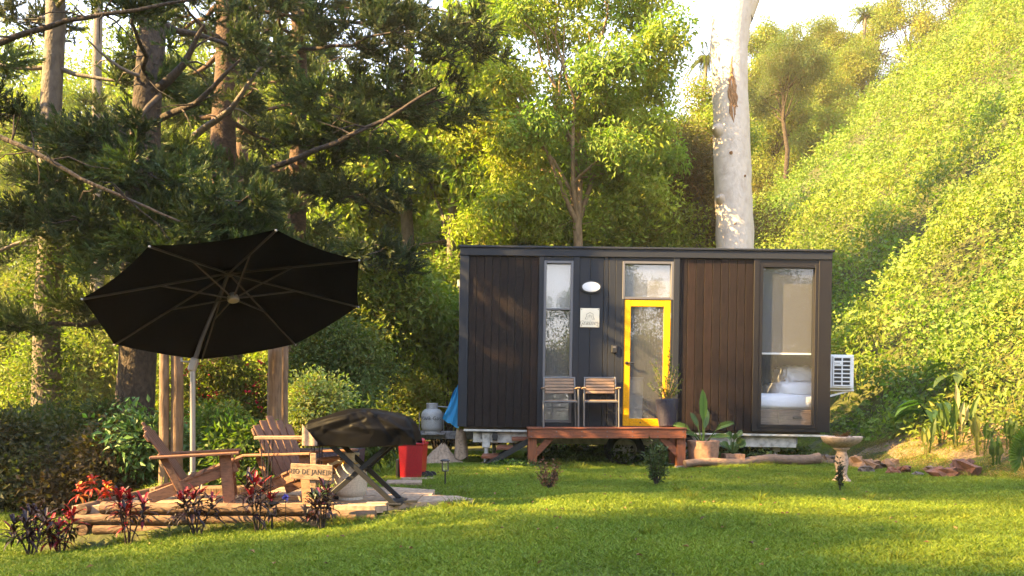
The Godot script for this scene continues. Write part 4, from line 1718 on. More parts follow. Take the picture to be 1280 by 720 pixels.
func taper(a: float, b: float, n: int) -> Array:
	var r := []
	for i in n + 1:
		r.append(lerpf(a, b, float(i) / n))
	return r


func lobes_in(mid: Vector3, rad: Vector3, n: int, r0: float, r1: float) -> Array:
	var out := []
	for k in n:
		var u := rdir() * pow(rnd(0, 1), 0.45)
		out.append([mid + u * rad, rnd(r0, r1)])
	return out


func fill_lobes(lobes: Array, per: float, cs: float, col: Color, vary: float, xf: Array, cols: Array, flat := 0.65) -> void:
	for l in lobes:
		var tone := 1.0 + rnd(-vary, vary)
		var warm := rnd(-0.12, 0.16)
		var n := int(per * l[1] * l[1]) + 1
		for k in n:
			var u := rdir()
			if u.y < -0.35 and rnd(0, 1) < 0.6:
				u.y = -u.y
			var p: Vector3 = l[0] + u * Vector3(1, flat, 1) * l[1] * pow(rnd(0.05, 1.0), 0.4)
			xf.append(Transform3D(basis_up(u + Vector3.UP * 0.9 + rdir() * 0.4, rnd(0, TAU), cs * rnd(0.75, 1.3)), p))
			cols.append(shade(col, tone * rnd(0.85, 1.18), warm))


func crown_of(o: Node3D, kind: String, m: Material, xf: Array, cols: Array, called := "crown") -> void:
	var c := Node3D.new()
	c.name = called
	o.add_child(c, true)
	for v in 3:
		var a := []
		var b := []
		for i in range(v, xf.size(), 3):
			a.append(xf[i]); b.append(cols[i])
		if a.size() > 0:
			scatter("leaves", mesh_cache["%s%d" % [kind, v]], m, a, b, c)


# a broad-leaved tree: trunk to its fork, a limb to each lobe of leaves; all in world metres, node at the foot
func broad_tree(called: String, label: String, foot: Vector3, fork: Vector3, r: float, lobes: Array, kind: String, per: float, cs: float, col: Color, bark: String, group := "", category := "tree", limb_every := 1) -> Node3D:
	foot.y = ground_y(foot.x, foot.z) - 0.1
	var o := thing(called, label, category, foot, 0.0, group)
	var mb := MB.new()
	var tp := curve(Vector3.ZERO, fork - foot, 0.0, r * 0.5, 6)
	mb.tube(tp, taper(r * 1.25, r * 0.8, 6), 12, true, 0.1)
	var mine := []
	var limbs := []
	for l in lobes:
		mine.append([l[0] - foot, l[1]])
	var heads := maxi(3, mine.size() / 6)
	for k in mine.size():
		# a few main limbs leave the fork; the others branch off the nearest of them
		var l: Array = mine[(k * 7) % mine.size()] if mine.size() % 7 else mine[k]
		var e: Vector3 = l[0]
		var s: Vector3 = tp[6] if k % 2 else tp[5]
		var r0 := clampf(r * rnd(0.42, 0.6), 0.02, 0.2)
		if k >= heads:
			var best := 1e9
			for lm in limbs:
				for q in range(1, lm[0].size()):
					var dd: float = lm[0][q].distance_to(e) + (0.0 if lm[0][q].y < e.y else 1.5)
					if dd < best:
						best = dd
						s = lm[0][q]
						r0 = lm[1][q] * 0.7
		elif s.y > e.y:
			s = tp[4]
		var len := s.distance_to(e)
		var pts := curve(s, e, len * rnd(0.02, 0.10), len * 0.04, 6)
		mb.tube(pts, taper(r0, minf(0.014, r0), 6), 7, false, 0.05)
		limbs.append([pts, taper(r0, 0.014, 6)])
		for q in 3:
			var a2: Vector3 = pts[3 + rng.randi() % 3]
			var b2: Vector3 = e + rdir() * l[1] * 0.8
			mb.tube(curve(a2, b2, 0.05, 0.04, 3), taper(r0 * 0.3, 0.005, 3), 5, false)
	part("trunk", mb, M[bark], o)
	var xf := []
	var cols := []
	fill_lobes(mine, per, cs, col, 0.16, xf, cols)
	crown_of(o, kind, M.leaf, xf, cols)
	return o


func bush(called: String, label: String, mid: Vector3, rad: Vector3, n: int, kind: String, per: float, cs: float, col: Color, group := "", m := "leaf", category := "bush") -> Node3D:
	var y := ground_y(mid.x, mid.z)
	var o := thing(called, label, category, Vector3(mid.x, y - 0.03, mid.z), 0.0, group)
	var c := Vector3(0, mid.y - y, 0)
	var lobes := lobes_in(c, rad * 0.72, n, rad.y * 0.3, rad.y * 0.5)
	var mb := MB.new()
	for l in lobes:
		l[0].y = maxf(l[0].y, l[1] * 0.6)
		mb.tube(curve(Vector3(l[0].x * 0.25, 0, l[0].z * 0.25), l[0], 0.02, 0.03, 4), taper(0.022, 0.006, 4), 5, false)
	part("stems", mb, M.bark, o)
	var xf := []
	var cols := []
	fill_lobes(lobes, per, cs, col, 0.2, xf, cols, 0.8)
	crown_of(o, kind, M[m], xf, cols, "foliage")
	return o


# a hoop pine: straight trunk, whorls of boughs that end in needle tufts
func pine(label: String, foot: Vector3, top: Vector3, r: float, h0: float, h1: float, reach: float, gap: float, bark: String, dens := 1.0, col := Color(0.044, 0.066, 0.016)) -> Node3D:
	foot.y = ground_y(foot.x, foot.z) - 0.1
	var o := thing("hoop_pine", label, "pine tree", foot, 0.0, "tall pines behind the patio")
	var t := top - foot
	var mb := MB.new()
	var tp := curve(Vector3.ZERO, t, 0.0, 0.05, 12)
	mb.tube(tp, taper(r * 1.2, r * 0.45, 12), 14, true, 0.06)
	var xf := []
	var cols := []
	var h := h0
	while h < h1:
		var s := t * (h / t.y)
		var n := 2 + rng.randi() % 2
		var a0 := rnd(0, TAU)
		for k in n:
			var a := a0 + TAU * k / n + rnd(-0.4, 0.4)
			var l := reach * rnd(0.55, 1.1)
			var dir := Vector3(cos(a), rnd(-0.22, 0.28), sin(a)).normalized()
			var e := s + dir * l
			bough(mb, s, e, r * 0.22, xf, cols, dens, col)
		h += gap * 1.8 * rnd(0.7, 1.3)
	part("trunk", mb, M[bark], o)
	crown_of(o, "needle", M.needle, xf, cols)
	return o


func bough(mb: MB, s: Vector3, e: Vector3, r: float, xf: Array, cols: Array, dens: float, col: Color) -> void:
	var l := s.distance_to(e)
	var pts := curve(s, e, -0.05 * l, l * 0.025, 6)
	mb.tube(pts, taper(r, 0.008, 6), 6, false)
	var dir := (e - s).normalized()
	var side := dir.cross(Vector3.UP).normalized()
	var tone := rnd(0.6, 1.35)
	var n := int(l * 6.0 * dens)
	for k in n:
		var t := rnd(0.32, 1.0)
		var p: Vector3 = pts[int(t * 5.99)].lerp(pts[int(t * 5.99) + 1], t * 5.99 - int(t * 5.99))
		var w := rnd(-1, 1) * l * 0.30 * (1.15 - t * 0.6)
		var q := p + side * w + dir * absf(w) * 0.5 + Vector3.UP * rnd(-0.14, 0.10)
		if rnd(0, 1) < 0.4:
			mb.tube([p, p.lerp(q, 0.6) - Vector3.UP * 0.03, q], [r * 0.25, 0.008, 0.004], 4, false)
		xf.append(Transform3D(basis_up(dir * 0.7 + side * signf(w) * 0.4 + Vector3.UP * 0.7 + rdir() * 0.5, rnd(0, TAU), rnd(0.75, 1.25)), q))
		cols.append(shade(col, tone * rnd(0.8, 1.25), rnd(-0.1, 0.2)))


func bare_limb(o: Node3D, pts: Array, r: float, bark: String, twigs := 5) -> void:
	var mb := MB.new()
	var n := pts.size()
	var fine := []
	var rad := []
	for i in n - 1:
		for s in 3:
			fine.append((pts[i] as Vector3).lerp(pts[i + 1], s / 3.0) - o.position + rdir() * 0.015)
			rad.append(lerpf(r, r * 0.35, (i + s / 3.0) / (n - 1)))
	fine.append(pts[n - 1] - o.position)
	rad.append(r * 0.3)
	mb.tube(fine, rad, 8, true)
	for k in twigs:
		var a: Vector3 = fine[fine.size() / 3 + rng.randi() % (fine.size() / 2)]
		var b := a + Vector3(rnd(-0.6, 0.7), rnd(-0.45, 0.4), rnd(-0.3, 0.3))
		mb.tube(curve(a, b, 0.04, 0.04, 3), taper(r * 0.3, 0.004, 3), 5, false)
	part("limb", mb, M[bark], o)


func build_trees() -> void:
	# pines behind the patio
	# (whorls kept few: most of their foliage is in the low boughs below)
	var p1 := pine("ivy-clad pine trunk at the left edge of the picture", at(52, 560, 13.6), at(82, -360, 13.6), 0.20, 2.9, 8.8, 2.5, 0.62, "bark_grey", 1.0)
	var p2 := pine("dark forked pine with thick trunk left of the umbrella", at(168, 560, 13.0), at(200, -360, 13.2), 0.27, 2.7, 8.6, 2.5, 0.62, "bark", 1.0)
	var p3 := pine("pine with sunlit trunk seen under the umbrella", at(281, 560, 16.0), at(281, -250, 16.2), 0.30, 3.6, 10.2, 2.6, 0.62, "bark_red", 1.0)
	var p4 := pine("reddish pine trunk standing behind the dark timber post", at(372, 560, 17.0), at(373, -250, 17.2), 0.21, 3.4, 10.0, 2.6, 0.55, "bark_red", 1.0)
	pine("slender pale pine trunk farther back between two larger pines", at(303, 555, 21.0), at(306, -150, 21.0), 0.20, 6.5, 14.0, 2.6, 0.8, "bark_red", 0.7)
	pine("distant pine rising beside the bright broadleaved tree", at(508, 555, 24.0), at(512, -160, 24.0), 0.20, 6.0, 13.5, 3.0, 0.8, "bark_grey", 0.8)
	pine("distant pine in the gap between the two dark trunks", at(120, 555, 24.0), at(124, -140, 24.0), 0.2, 6.0, 11.0, 2.6, 0.9, "bark_grey", 1.0)
	# long bare limbs and low boughs of the near pines
	bare_limb(p2, [at(200, 110, 13.0), at(232, 78, 12.8), at(256, 30, 12.6)], 0.075, "bark", 3)
	bare_limb(p2, [at(196, 150, 13.1), at(245, 130, 12.6), at(300, 75, 12.2)], 0.06, "bark", 4)
	bare_limb(p3, [at(240, 172, 15.6), at(290, 135, 15.0), at(342, 62, 14.6)], 0.07, "bark_grey", 4)
	bare_limb(p3, [at(283, 236, 16.0), at(345, 208, 14.5), at(420, 178, 13.6), at(480, 150, 13.2), at(545, 110, 13.0)], 0.062, "bark", 8)
	bare_limb(p2, [at(190, 100, 13.0), at(150, 85, 12.8), at(110, 50, 12.5)], 0.04, "bark_grey", 4)
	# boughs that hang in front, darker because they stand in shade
	var mb := MB.new()
	var xf := []
	var cols := []
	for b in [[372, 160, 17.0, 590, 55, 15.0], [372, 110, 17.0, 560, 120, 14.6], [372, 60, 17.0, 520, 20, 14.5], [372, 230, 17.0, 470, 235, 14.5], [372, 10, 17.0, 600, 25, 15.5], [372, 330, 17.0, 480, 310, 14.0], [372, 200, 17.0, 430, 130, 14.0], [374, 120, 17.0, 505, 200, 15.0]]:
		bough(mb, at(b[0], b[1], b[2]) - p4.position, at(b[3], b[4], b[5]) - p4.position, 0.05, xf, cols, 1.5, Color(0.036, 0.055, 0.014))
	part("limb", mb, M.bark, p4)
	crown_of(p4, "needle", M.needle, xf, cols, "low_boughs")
	mb = MB.new(); xf = []; cols = []
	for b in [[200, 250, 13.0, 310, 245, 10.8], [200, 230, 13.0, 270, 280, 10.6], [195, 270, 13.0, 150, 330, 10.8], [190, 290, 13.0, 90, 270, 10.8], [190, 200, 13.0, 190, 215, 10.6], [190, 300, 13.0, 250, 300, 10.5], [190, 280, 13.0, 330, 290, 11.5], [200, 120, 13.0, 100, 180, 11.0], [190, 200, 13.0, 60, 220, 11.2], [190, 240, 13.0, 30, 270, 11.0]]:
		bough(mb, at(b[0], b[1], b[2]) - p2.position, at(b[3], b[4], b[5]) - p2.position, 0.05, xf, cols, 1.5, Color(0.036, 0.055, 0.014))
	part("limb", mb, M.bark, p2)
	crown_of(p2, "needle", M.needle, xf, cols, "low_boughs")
	# leaves that climb the leftmost trunk
	xf = []; cols = []
	for k in 110:
		var h := rnd(0.2, 5.0)
		var a := rnd(0, TAU)
		xf.append(Transform3D(basis_up(Vector3(cos(a), 0.3, sin(a)), rnd(0, TAU), rnd(0.6, 1.0)), Vector3(0.10 * h / 3.0 + cos(a) * 0.27, h, sin(a) * 0.27)))
		cols.append(shade(Color(0.055, 0.085, 0.016), rnd(0.7, 1.3), rnd(0, 0.2)))
	crown_of(p1, "leaf", M.leaf, xf, cols, "ivy")
	# the pine just outside the picture whose limbs reach in
	var p0 := pine("pine whose bare limbs reach in from the left edge", Vector3(-9.0, 0, -9.6), Vector3(-8.8, 15, -9.6), 0.26, 5.8, 9.5, 2.4, 0.55, "bark_grey", 0.9)
	bare_limb(p0, [Vector3(-8.8, 5.0, -9.6), at(-40, 155, 9.6), at(40, 190, 9.5), at(100, 222, 9.4), at(160, 250, 9.4), at(225, 277, 9.3)], 0.038, "bark", 12)
	bare_limb(p0, [Vector3(-8.8, 4.6, -9.5), at(0, 54, 9.6), at(60, 32, 9.4), at(130, 18, 9.2), at(250, -2, 9.0)], 0.045, "bark", 8)

	# ---- the bright broadleaved tree behind the cabin
	var lob := []
	for a in [[612, 60], [650, 20], [640, 110], [690, 60], [700, 0], [735, 40], [760, -10], [790, 30], [820, 70], [770, 90], [715, 110], [665, 160], [620, 170], [740, 150], [800, 130], [690, 200], [770, 190], [610, 225], [650, 215], [830, 40], [600, 120], [720, -40], [780, 230], [575, 80], [655, 250], [815, 205], [700, 150], [735, 215], [590, 180], [625, 265], [680, 285], [770, 275], [810, 255], [600, 290], [745, 100], [675, 35], [630, 5], [810, 0], [760, 140], [640, 190], [812, 165], [815, 105]]:
		lob.append([at(a[0], a[1], rnd(18.6, 21.6)), rnd(0.6, 1.0)])
	broad_tree("broadleaf_tree", "tall broadleaved tree with bright leaves rising behind the cabin roof", at(720, 540, 20.0), at(724, 222, 20.0), 0.125, lob, "big", 82.0, 0.74, Color(0.190, 0.240, 0.040), "bark_tan", "broadleaved trees behind the cabin")
	# neighbours that fill the wood behind
	var cfg := [
		[565, 22.5, 150, 120, 75, 130, "leafy tree left of the cabin with drooping pale leaves", Color(0.170, 0.215, 0.035), "big"],
		[455, 25.0, 200, 110, 90, 150, "sunlit leafy tree behind the low dark pine boughs", Color(0.165, 0.205, 0.033), "big"],
		[640, 27.0, 190, 130, 60, 110, "plain tree between the two bright crowns behind the cabin", Color(0.150, 0.195, 0.033), "leaf"],
		[800, 26.0, 235, 120, 80, 90, "olive brown tree low behind the cabin roof", Color(0.150, 0.160, 0.035), "leaf"],
		[878, 23.0, 245, 90, 45, 80, "purple brown shrub tree beside the white gum trunk", Color(0.110, 0.080, 0.045), "small"],
		[872, 34.0, 165, 80, 40, 60, "yellow green tree far behind the white gum trunk", Color(0.190, 0.210, 0.035), "leaf"],
		[345, 29.0, 190, 120, 90, 170, "leafy tree far behind the umbrella", Color(0.170, 0.195, 0.033), "leaf"],
		[225, 32.0, 240, 130, 100, 160, "leafy tree far back between the two thick dark trunks", Color(0.165, 0.190, 0.033), "leaf"],
		[75, 35.0, 230, 130, 100, 170, "leafy tree far behind the ivy-clad trunk", Color(0.165, 0.195, 0.033), "leaf"],
	]
	for c in cfg:
		var m := at(c[0], c[2], c[1])
		var k: float = c[1] / FOCAL
		var ls := lobes_in(m, Vector3(c[3] * k * 0.8, c[5] * k * 0.8, 1.8), 15, 0.8, 1.3)
		broad_tree("woodland_tree", c[6], at(c[0], 540, c[1]), m - Vector3(0, c[5] * k * 0.25, 0), 0.14, ls, c[8], 26.0, 1.45, c[7], "bark_grey", "trees of the wood behind")

	# ---- white gum trunk
	var foot := at(920, 540, 20.0)
	foot.y = ground_y(foot.x, foot.z) - 0.1
	var g := thing("gum_tree", "massive smooth white gum trunk rising behind the cabin", "tree", foot)
	mb = MB.new()
	var spine := [[920, 560, 26], [920, 430, 25], [919, 310, 23.5], [917, 250, 23], [915, 200, 22.5], [914, 150, 22], [912, 100, 21.5], [911, 60, 23], [914, 25, 24], [918, 0, 24], [922, -60, 24], [926, -110, 22]]
	var pts := []
	var rad := []
	for s in spine:
		pts.append(at(s[0], s[1], 20.0) - foot)
		rad.append(s[2] * 0.02)
	var pp := []
	var rr := []
	for i in pts.size() - 1:
		for s in 3:
			pp.append((pts[i] as Vector3).lerp(pts[i + 1], s / 3.0))
			rr.append(lerpf(rad[i], rad[i + 1], s / 3.0) * rnd(0.98, 1.02))
	pp.append(pts[-1]); rr.append(rad[-1])
	mb.tube(pp, rr, 28, true, 0.035)
	# swellings and stubs of lost limbs
	for a in [[901, 58, 0.30, 14], [893, 158, 0.20, 10], [898, 245, 0.18, 9], [905, 40, 0.24, 12]]:
		var b := at(a[0] + a[3] * 1.2, a[1] + 10, 19.9) - foot
		var e := at(a[0], a[1], 19.75) - foot
		mb.tube([b, b.lerp(e, 0.4), b.lerp(e, 0.75), e], [a[2] * 1.1, a[2] * 0.98, a[2] * 0.75, a[2] * 0.35], 14, true, 0.08)
	part("trunk", mb, M.gum_bark, g)
	mb = MB.new()
	mb.tube([at(925, 20, 20.0) - foot, at(940, -10, 20.0) - foot, at(958, -60, 20.1) - foot, at(985, -140, 20.3) - foot], [0.34, 0.26, 0.22, 0.18], 18, false, 0.04)
	part("limb", mb, M.gum_bark, g)
	mb = MB.new()
	mb.tube([at(924, -60, 20.0) - foot, at(916, -140, 20.0) - foot, at(890, -260, 20.0) - foot], [0.42, 0.36, 0.2], 18, false, 0.04)
	part("limb", mb, M.gum_bark, g)
	# the long scar where bark was stripped: a ragged inlay a little proud of the trunk
	mb = MB.new()
	for s in 5:
		var u := s / 4.0
		var q := []
		var w := []
		for i in 9:
			var t := i / 8.0
			var py := lerpf(80 + 14 * absf(s - 2), 172 - 10 * absf(s - 1), t)
			var px := 905.0 + u * 6.5 + sin(i * 1.9 + s) * 1.2 + t * 4.0
			var cx := lerpf(911.5, 914.5, t)
			var off := (px - cx) / 22.2
			q.append(at(px, py, 20.0) - foot + Vector3(0, 0, 0.437 * sqrt(maxf(0.0, 1.0 - off * off))))
			w.append(0.028 * sin(PI * clampf(t + 0.05, 0, 1)) + 0.008)
		mb.tube(q, w, 6, true)
	part("stripped_bark", mb, M.gum_scar, g)
	for a in [[908, 198, 0.032], [913, 285, 0.025], [925, 226, 0.018]]:
		mb = MB.new()
		var q := at(a[0], a[1], 20.0) - foot + Vector3(0, 0, 0.44)
		mb.lathe(Transform3D(Basis.from_euler(Vector3(PI / 2, 0, 0)), q), [Vector2(a[2] * 1.6, -0.03), Vector2(a[2], 0.03), Vector2(a[2] * 0.6, 0.01), Vector2(0, 0.0)], 14)
		part("knot", mb, M.gum_scar, g)

	# ---- trees on the far hill
	var far := [
		[982, 85, 46.0, 38, 30, "dark rounded tree on the far hillside right of the gum trunk", Color(0.085, 0.115, 0.050), "small"],
		[1010, 70, 62.0, 55, 34, "pale green tree along the skyline beyond the dark rounded tree", Color(0.150, 0.180, 0.040), "leaf"],
		[1090, 55, 64.0, 60, 40, "tree on the skyline at the head of the gully", Color(0.165, 0.195, 0.040), "leaf"],
		[1060, 105, 58.0, 45, 34, "bushy green tree below the skyline above the gully", Color(0.150, 0.185, 0.035), "leaf"],
		[1140, 30, 60.0, 75, 34, "spreading tree with thin flat crown against the sky", Color(0.180, 0.205, 0.040), "leaf"],
		[1190, 40, 56.0, 55, 32, "olive tree on the skyline above the bright slope", Color(0.135, 0.160, 0.035), "leaf"],
		[970, 165, 52.0, 48, 34, "rounded bush in the gully beside the gum trunk", Color(0.140, 0.175, 0.035), "leaf"],
		[1120, 130, 50.0, 50, 30, "olive bush on the rim of the gully", Color(0.130, 0.155, 0.033), "leaf"],
		[1020, 190, 49.0, 50, 34, "leafy bush low in the gully", Color(0.140, 0.180, 0.035), "leaf"],
		[1085, 185, 47.0, 50, 28, "brownish green bush near the slope's bright edge", Color(0.140, 0.155, 0.035), "leaf"],
		[960, 120, 58.0, 40, 36, "yellowish bush high behind the gum trunk", Color(0.165, 0.185, 0.038), "leaf"],
		[1240, 5, 58.0, 60, 26, "tree at the top right corner of the slope", Color(0.180, 0.205, 0.040), "leaf"],
	]
	far += [
		[948, 72, 57.0, 45, 34, "leafy tree on the skyline against the gum trunk", Color(0.150, 0.185, 0.038), "leaf"],
		[1040, 62, 61.0, 55, 32, "leafy skyline tree between the dark rounded tree and the small palm", Color(0.160, 0.190, 0.038), "leaf"],
		[1008, 118, 55.0, 50, 40, "leafy tree filling the slope below the skyline", Color(0.145, 0.180, 0.036), "leaf"],
	]
	for c in far:
		var m := at(c[0], c[1], c[2])
		var k: float = c[2] / FOCAL
		var o := thing("hill_tree", c[5], "tree", Vector3(m.x, m.y - c[4] * k - 5.0, m.z), 0.0, "trees on the far hill")
		var mid := m - o.position
		var ls := []
		for q in 34:
			# ragged: wider below, thin and uneven above
			var t := rnd(-1.9, 1.0)
			var w: float = c[3] * k * (1.0 - 0.45 * maxf(t, 0.0)) * rnd(0.1, 1.05)
			var a := rnd(0, TAU)
			ls.append([mid + Vector3(cos(a) * w, t * c[4] * k * 0.9, sin(a) * 2.0), rnd(0.45, 1.15)])
		mb = MB.new()
		var tp := curve(Vector3.ZERO, mid, 0.0, 0.15, 4)
		mb.tube(tp, taper(0.15, 0.08, 4), 8, false)
		for l in ls:
			mb.tube(curve(tp[2 + rng.randi() % 3], l[0], 0.2, 0.15, 4), taper(0.05, 0.015, 4), 5, false)
		part("trunk", mb, M.bark, o)
		xf = []; cols = []
		fill_lobes(ls, 22.0, 1.5, c[6], 0.25, xf, cols, 0.6)
		crown_of(o, c[7], M.leaf, xf, cols)
	# palms on the skyline
	for a in [[883, 72, 46.0, 0.72, "leaning palm against the sky left of the gum trunk"], [1082, 20, 60.0, 0.6, "small palm standing against the sky above the gully"]]:
		palm(at(a[0], a[1], a[2]), a[3], a[4])


func palm(top: Vector3, s: float, label: String) -> void:
	var foot := top - Vector3(0.3, 6.0, 0)
	var o := thing("palm_tree", label, "palm", foot, 0.0, "palms on the skyline")
	var mb := MB.new()
	mb.tube(curve(Vector3.ZERO, top - foot, 0.0, 0.05, 5), taper(0.16, 0.10, 5), 8, false)
	part("trunk", mb, M.bark_grey, o)
	mb = MB.new()
	for k in 15:
		var a := TAU * k / 15.0 + rnd(-0.2, 0.2)
		var up := rnd(0.0, 1.1)
		var pts := []
		for i in 6:
			var t := i / 5.0
			pts.append(top - foot + Vector3(cos(a) * t, up * t - (0.5 + 0.8 * (1.1 - up)) * t * t, sin(a) * t) * 2.0 * s)
		for i in 5:
			for e in 7:
				var p: Vector3 = (pts[i] as Vector3).lerp(pts[i + 1], e / 7.0)
				var dir: Vector3 = (pts[i + 1] - pts[i]).normalized()
				var sd := dir.cross(Vector3.UP).normalized()
				for w in [-1.0, 1.0]:
					mb.col = Color(0.10, 0.12, 0.03) * rnd(0.7, 1.3)
					mb.leaf(p, (dir * 0.6 + sd * w + Vector3.DOWN * 0.35).normalized(), Vector3.UP, 0.55 * s * (1.0 - 0.09 * i), 0.07 * s, 0.1)
	part("fronds", mb, M.leaf, o)


# ---------------------------------------------------------------- the wood behind, and trees round the lawn outside the picture
func build_woods() -> void:
	var lump := FastNoiseLite.new()
	lump.seed = 31
	lump.frequency = 0.11
	lump.fractal_octaves = 3
	var sets := [[], [], []]
	var cols := [[], [], []]
	for q in 19000:
		var d := rnd(31.0, 46.0)
		var px := rnd(-120.0, 905.0)
		d += clampf((420.0 - px) / 420.0, 0.0, 1.0) * 8.0
		var x := (px - 640.0) / FOCAL * d
		var top := 9.5 + 7.0 * lump.get_noise_2d(x * 1.6, d * 1.2) + (d - 29.0) * 0.3 + clampf((560.0 - px) / 300.0, 0.0, 1.0) * 5.0
		if px > 820: top *= 0.75
		var y := top * pow(rnd(0.0, 1.0), 0.75)
		var n := lump.get_noise_3d(x * 2.4, y * 2.4, d)
		if n < -0.12:
			continue
		var k := q % 3
		sets[k].append(Transform3D(basis_up(Vector3(-0.4, 1, 0.4) + rdir() * 0.7, rnd(0, TAU), rnd(1.8, 3.0)), Vector3(x, y, -d)))
		var g := 1.0 + 0.5 * n
		cols[k].append(Color(0.16 * g, 0.19 * g, 0.03 * g))
	var o := Node3D.new()
	o.name = "far_woodland"
	add_child(o)
	tag(o, "sunlit yellow green wood closing the view behind the pines", "woodland", "", "stuff")
	for k in 3:
		scatter("leaves", mesh_cache["leaf%d" % k], M.leaf, sets[k], cols[k], o)

	sets = [[], [], []]
	cols = [[], [], []]
	for q in 5200:
		var x := rnd(-34.0, 40.0)
		var z := rnd(19.0, 25.0)
		var top := 5.2 + 2.6 * lump.get_noise_2d(x * 3.0, 5.0)
		var y := top * pow(rnd(0.0, 1.0), 0.8)
		var n := lump.get_noise_3d(x * 2.4, y * 2.4, z)
		var k := q % 3
		sets[k].append(Transform3D(basis_up(Vector3(-0.4, 1, -0.4) + rdir() * 0.7, rnd(0, TAU), rnd(1.6, 2.6)), Vector3(x, y, z)))
		var g := 1.0 + 0.5 * n
		cols[k].append(Color(0.12 * g, 0.125 * g, 0.018 * g))
	o = Node3D.new()
	o.name = "garden_thicket"
	add_child(o)
	tag(o, "thicket across the garden behind the photographer mirrored in the windows", "thicket", "", "stuff")
	for k in 3:
		scatter("leaves", mesh_cache["leaf%d" % k], M.leaf, sets[k], cols[k], o)

	# trees that shade the lawn from the left and stand behind the photographer, mirrored in the cabin's windows
	for a in SHADERS:
		var m := Vector3(a[0], a[2], a[1])
		var ls := lobes_in(m, Vector3(a[3], a[4], a[3]), a[6], 0.7, 1.25)
		broad_tree("garden_tree", a[5], Vector3(a[0], 0, a[1]), m - Vector3(0, a[4] * 0.6, 0), 0.2, ls, "leaf", 32.0 if a[1] > 9.0 else 16.0, 1.25, Color(0.085, 0.115, 0.02), "bark_grey", "trees round the lawn", "tree", 1)


const SHADERS := [
	[-13.5, -7.6, 5.2, 2.2, 3.0, "leafy tree at the lawn's left beside the reaching pine", 32],
	[-13.5, 1.0, 8.6, 2.4, 4.2, "leafy tree left of the lawn beyond the patio", 29],
	[-14.0, 4.4, 8.0, 2.6, 4.4, "leafy tree left of the photographer", 29],
	[-12.5, 7.2, 5.2, 2.4, 3.6, "leafy tree behind and left of the photographer", 30],
	[-20.0, -1.8, 16.0, 3.0, 2.8, "taller tree farther left of the lawn", 32],
	[-20.5, 3.0, 13.5, 2.8, 4.0, "second taller tree farther left of the lawn", 34],
	[-6.5, 11.0, 5.0, 2.4, 3.0, "spreading tree across the lawn behind the photographer", 26],
	[-1.0, 13.5, 4.6, 2.6, 2.8, "broad tree straight behind the photographer", 26],
	[4.5, 12.5, 5.0, 2.6, 3.0, "tree behind the photographer toward the slope", 28],
	[10.0, 11.0, 5.6, 2.8, 3.6, "tree behind the photographer at the foot of the slope", 28],
	[15.0, 12.5, 5.8, 2.8, 3.8, "tree behind the photographer on the lower slope", 30],
]


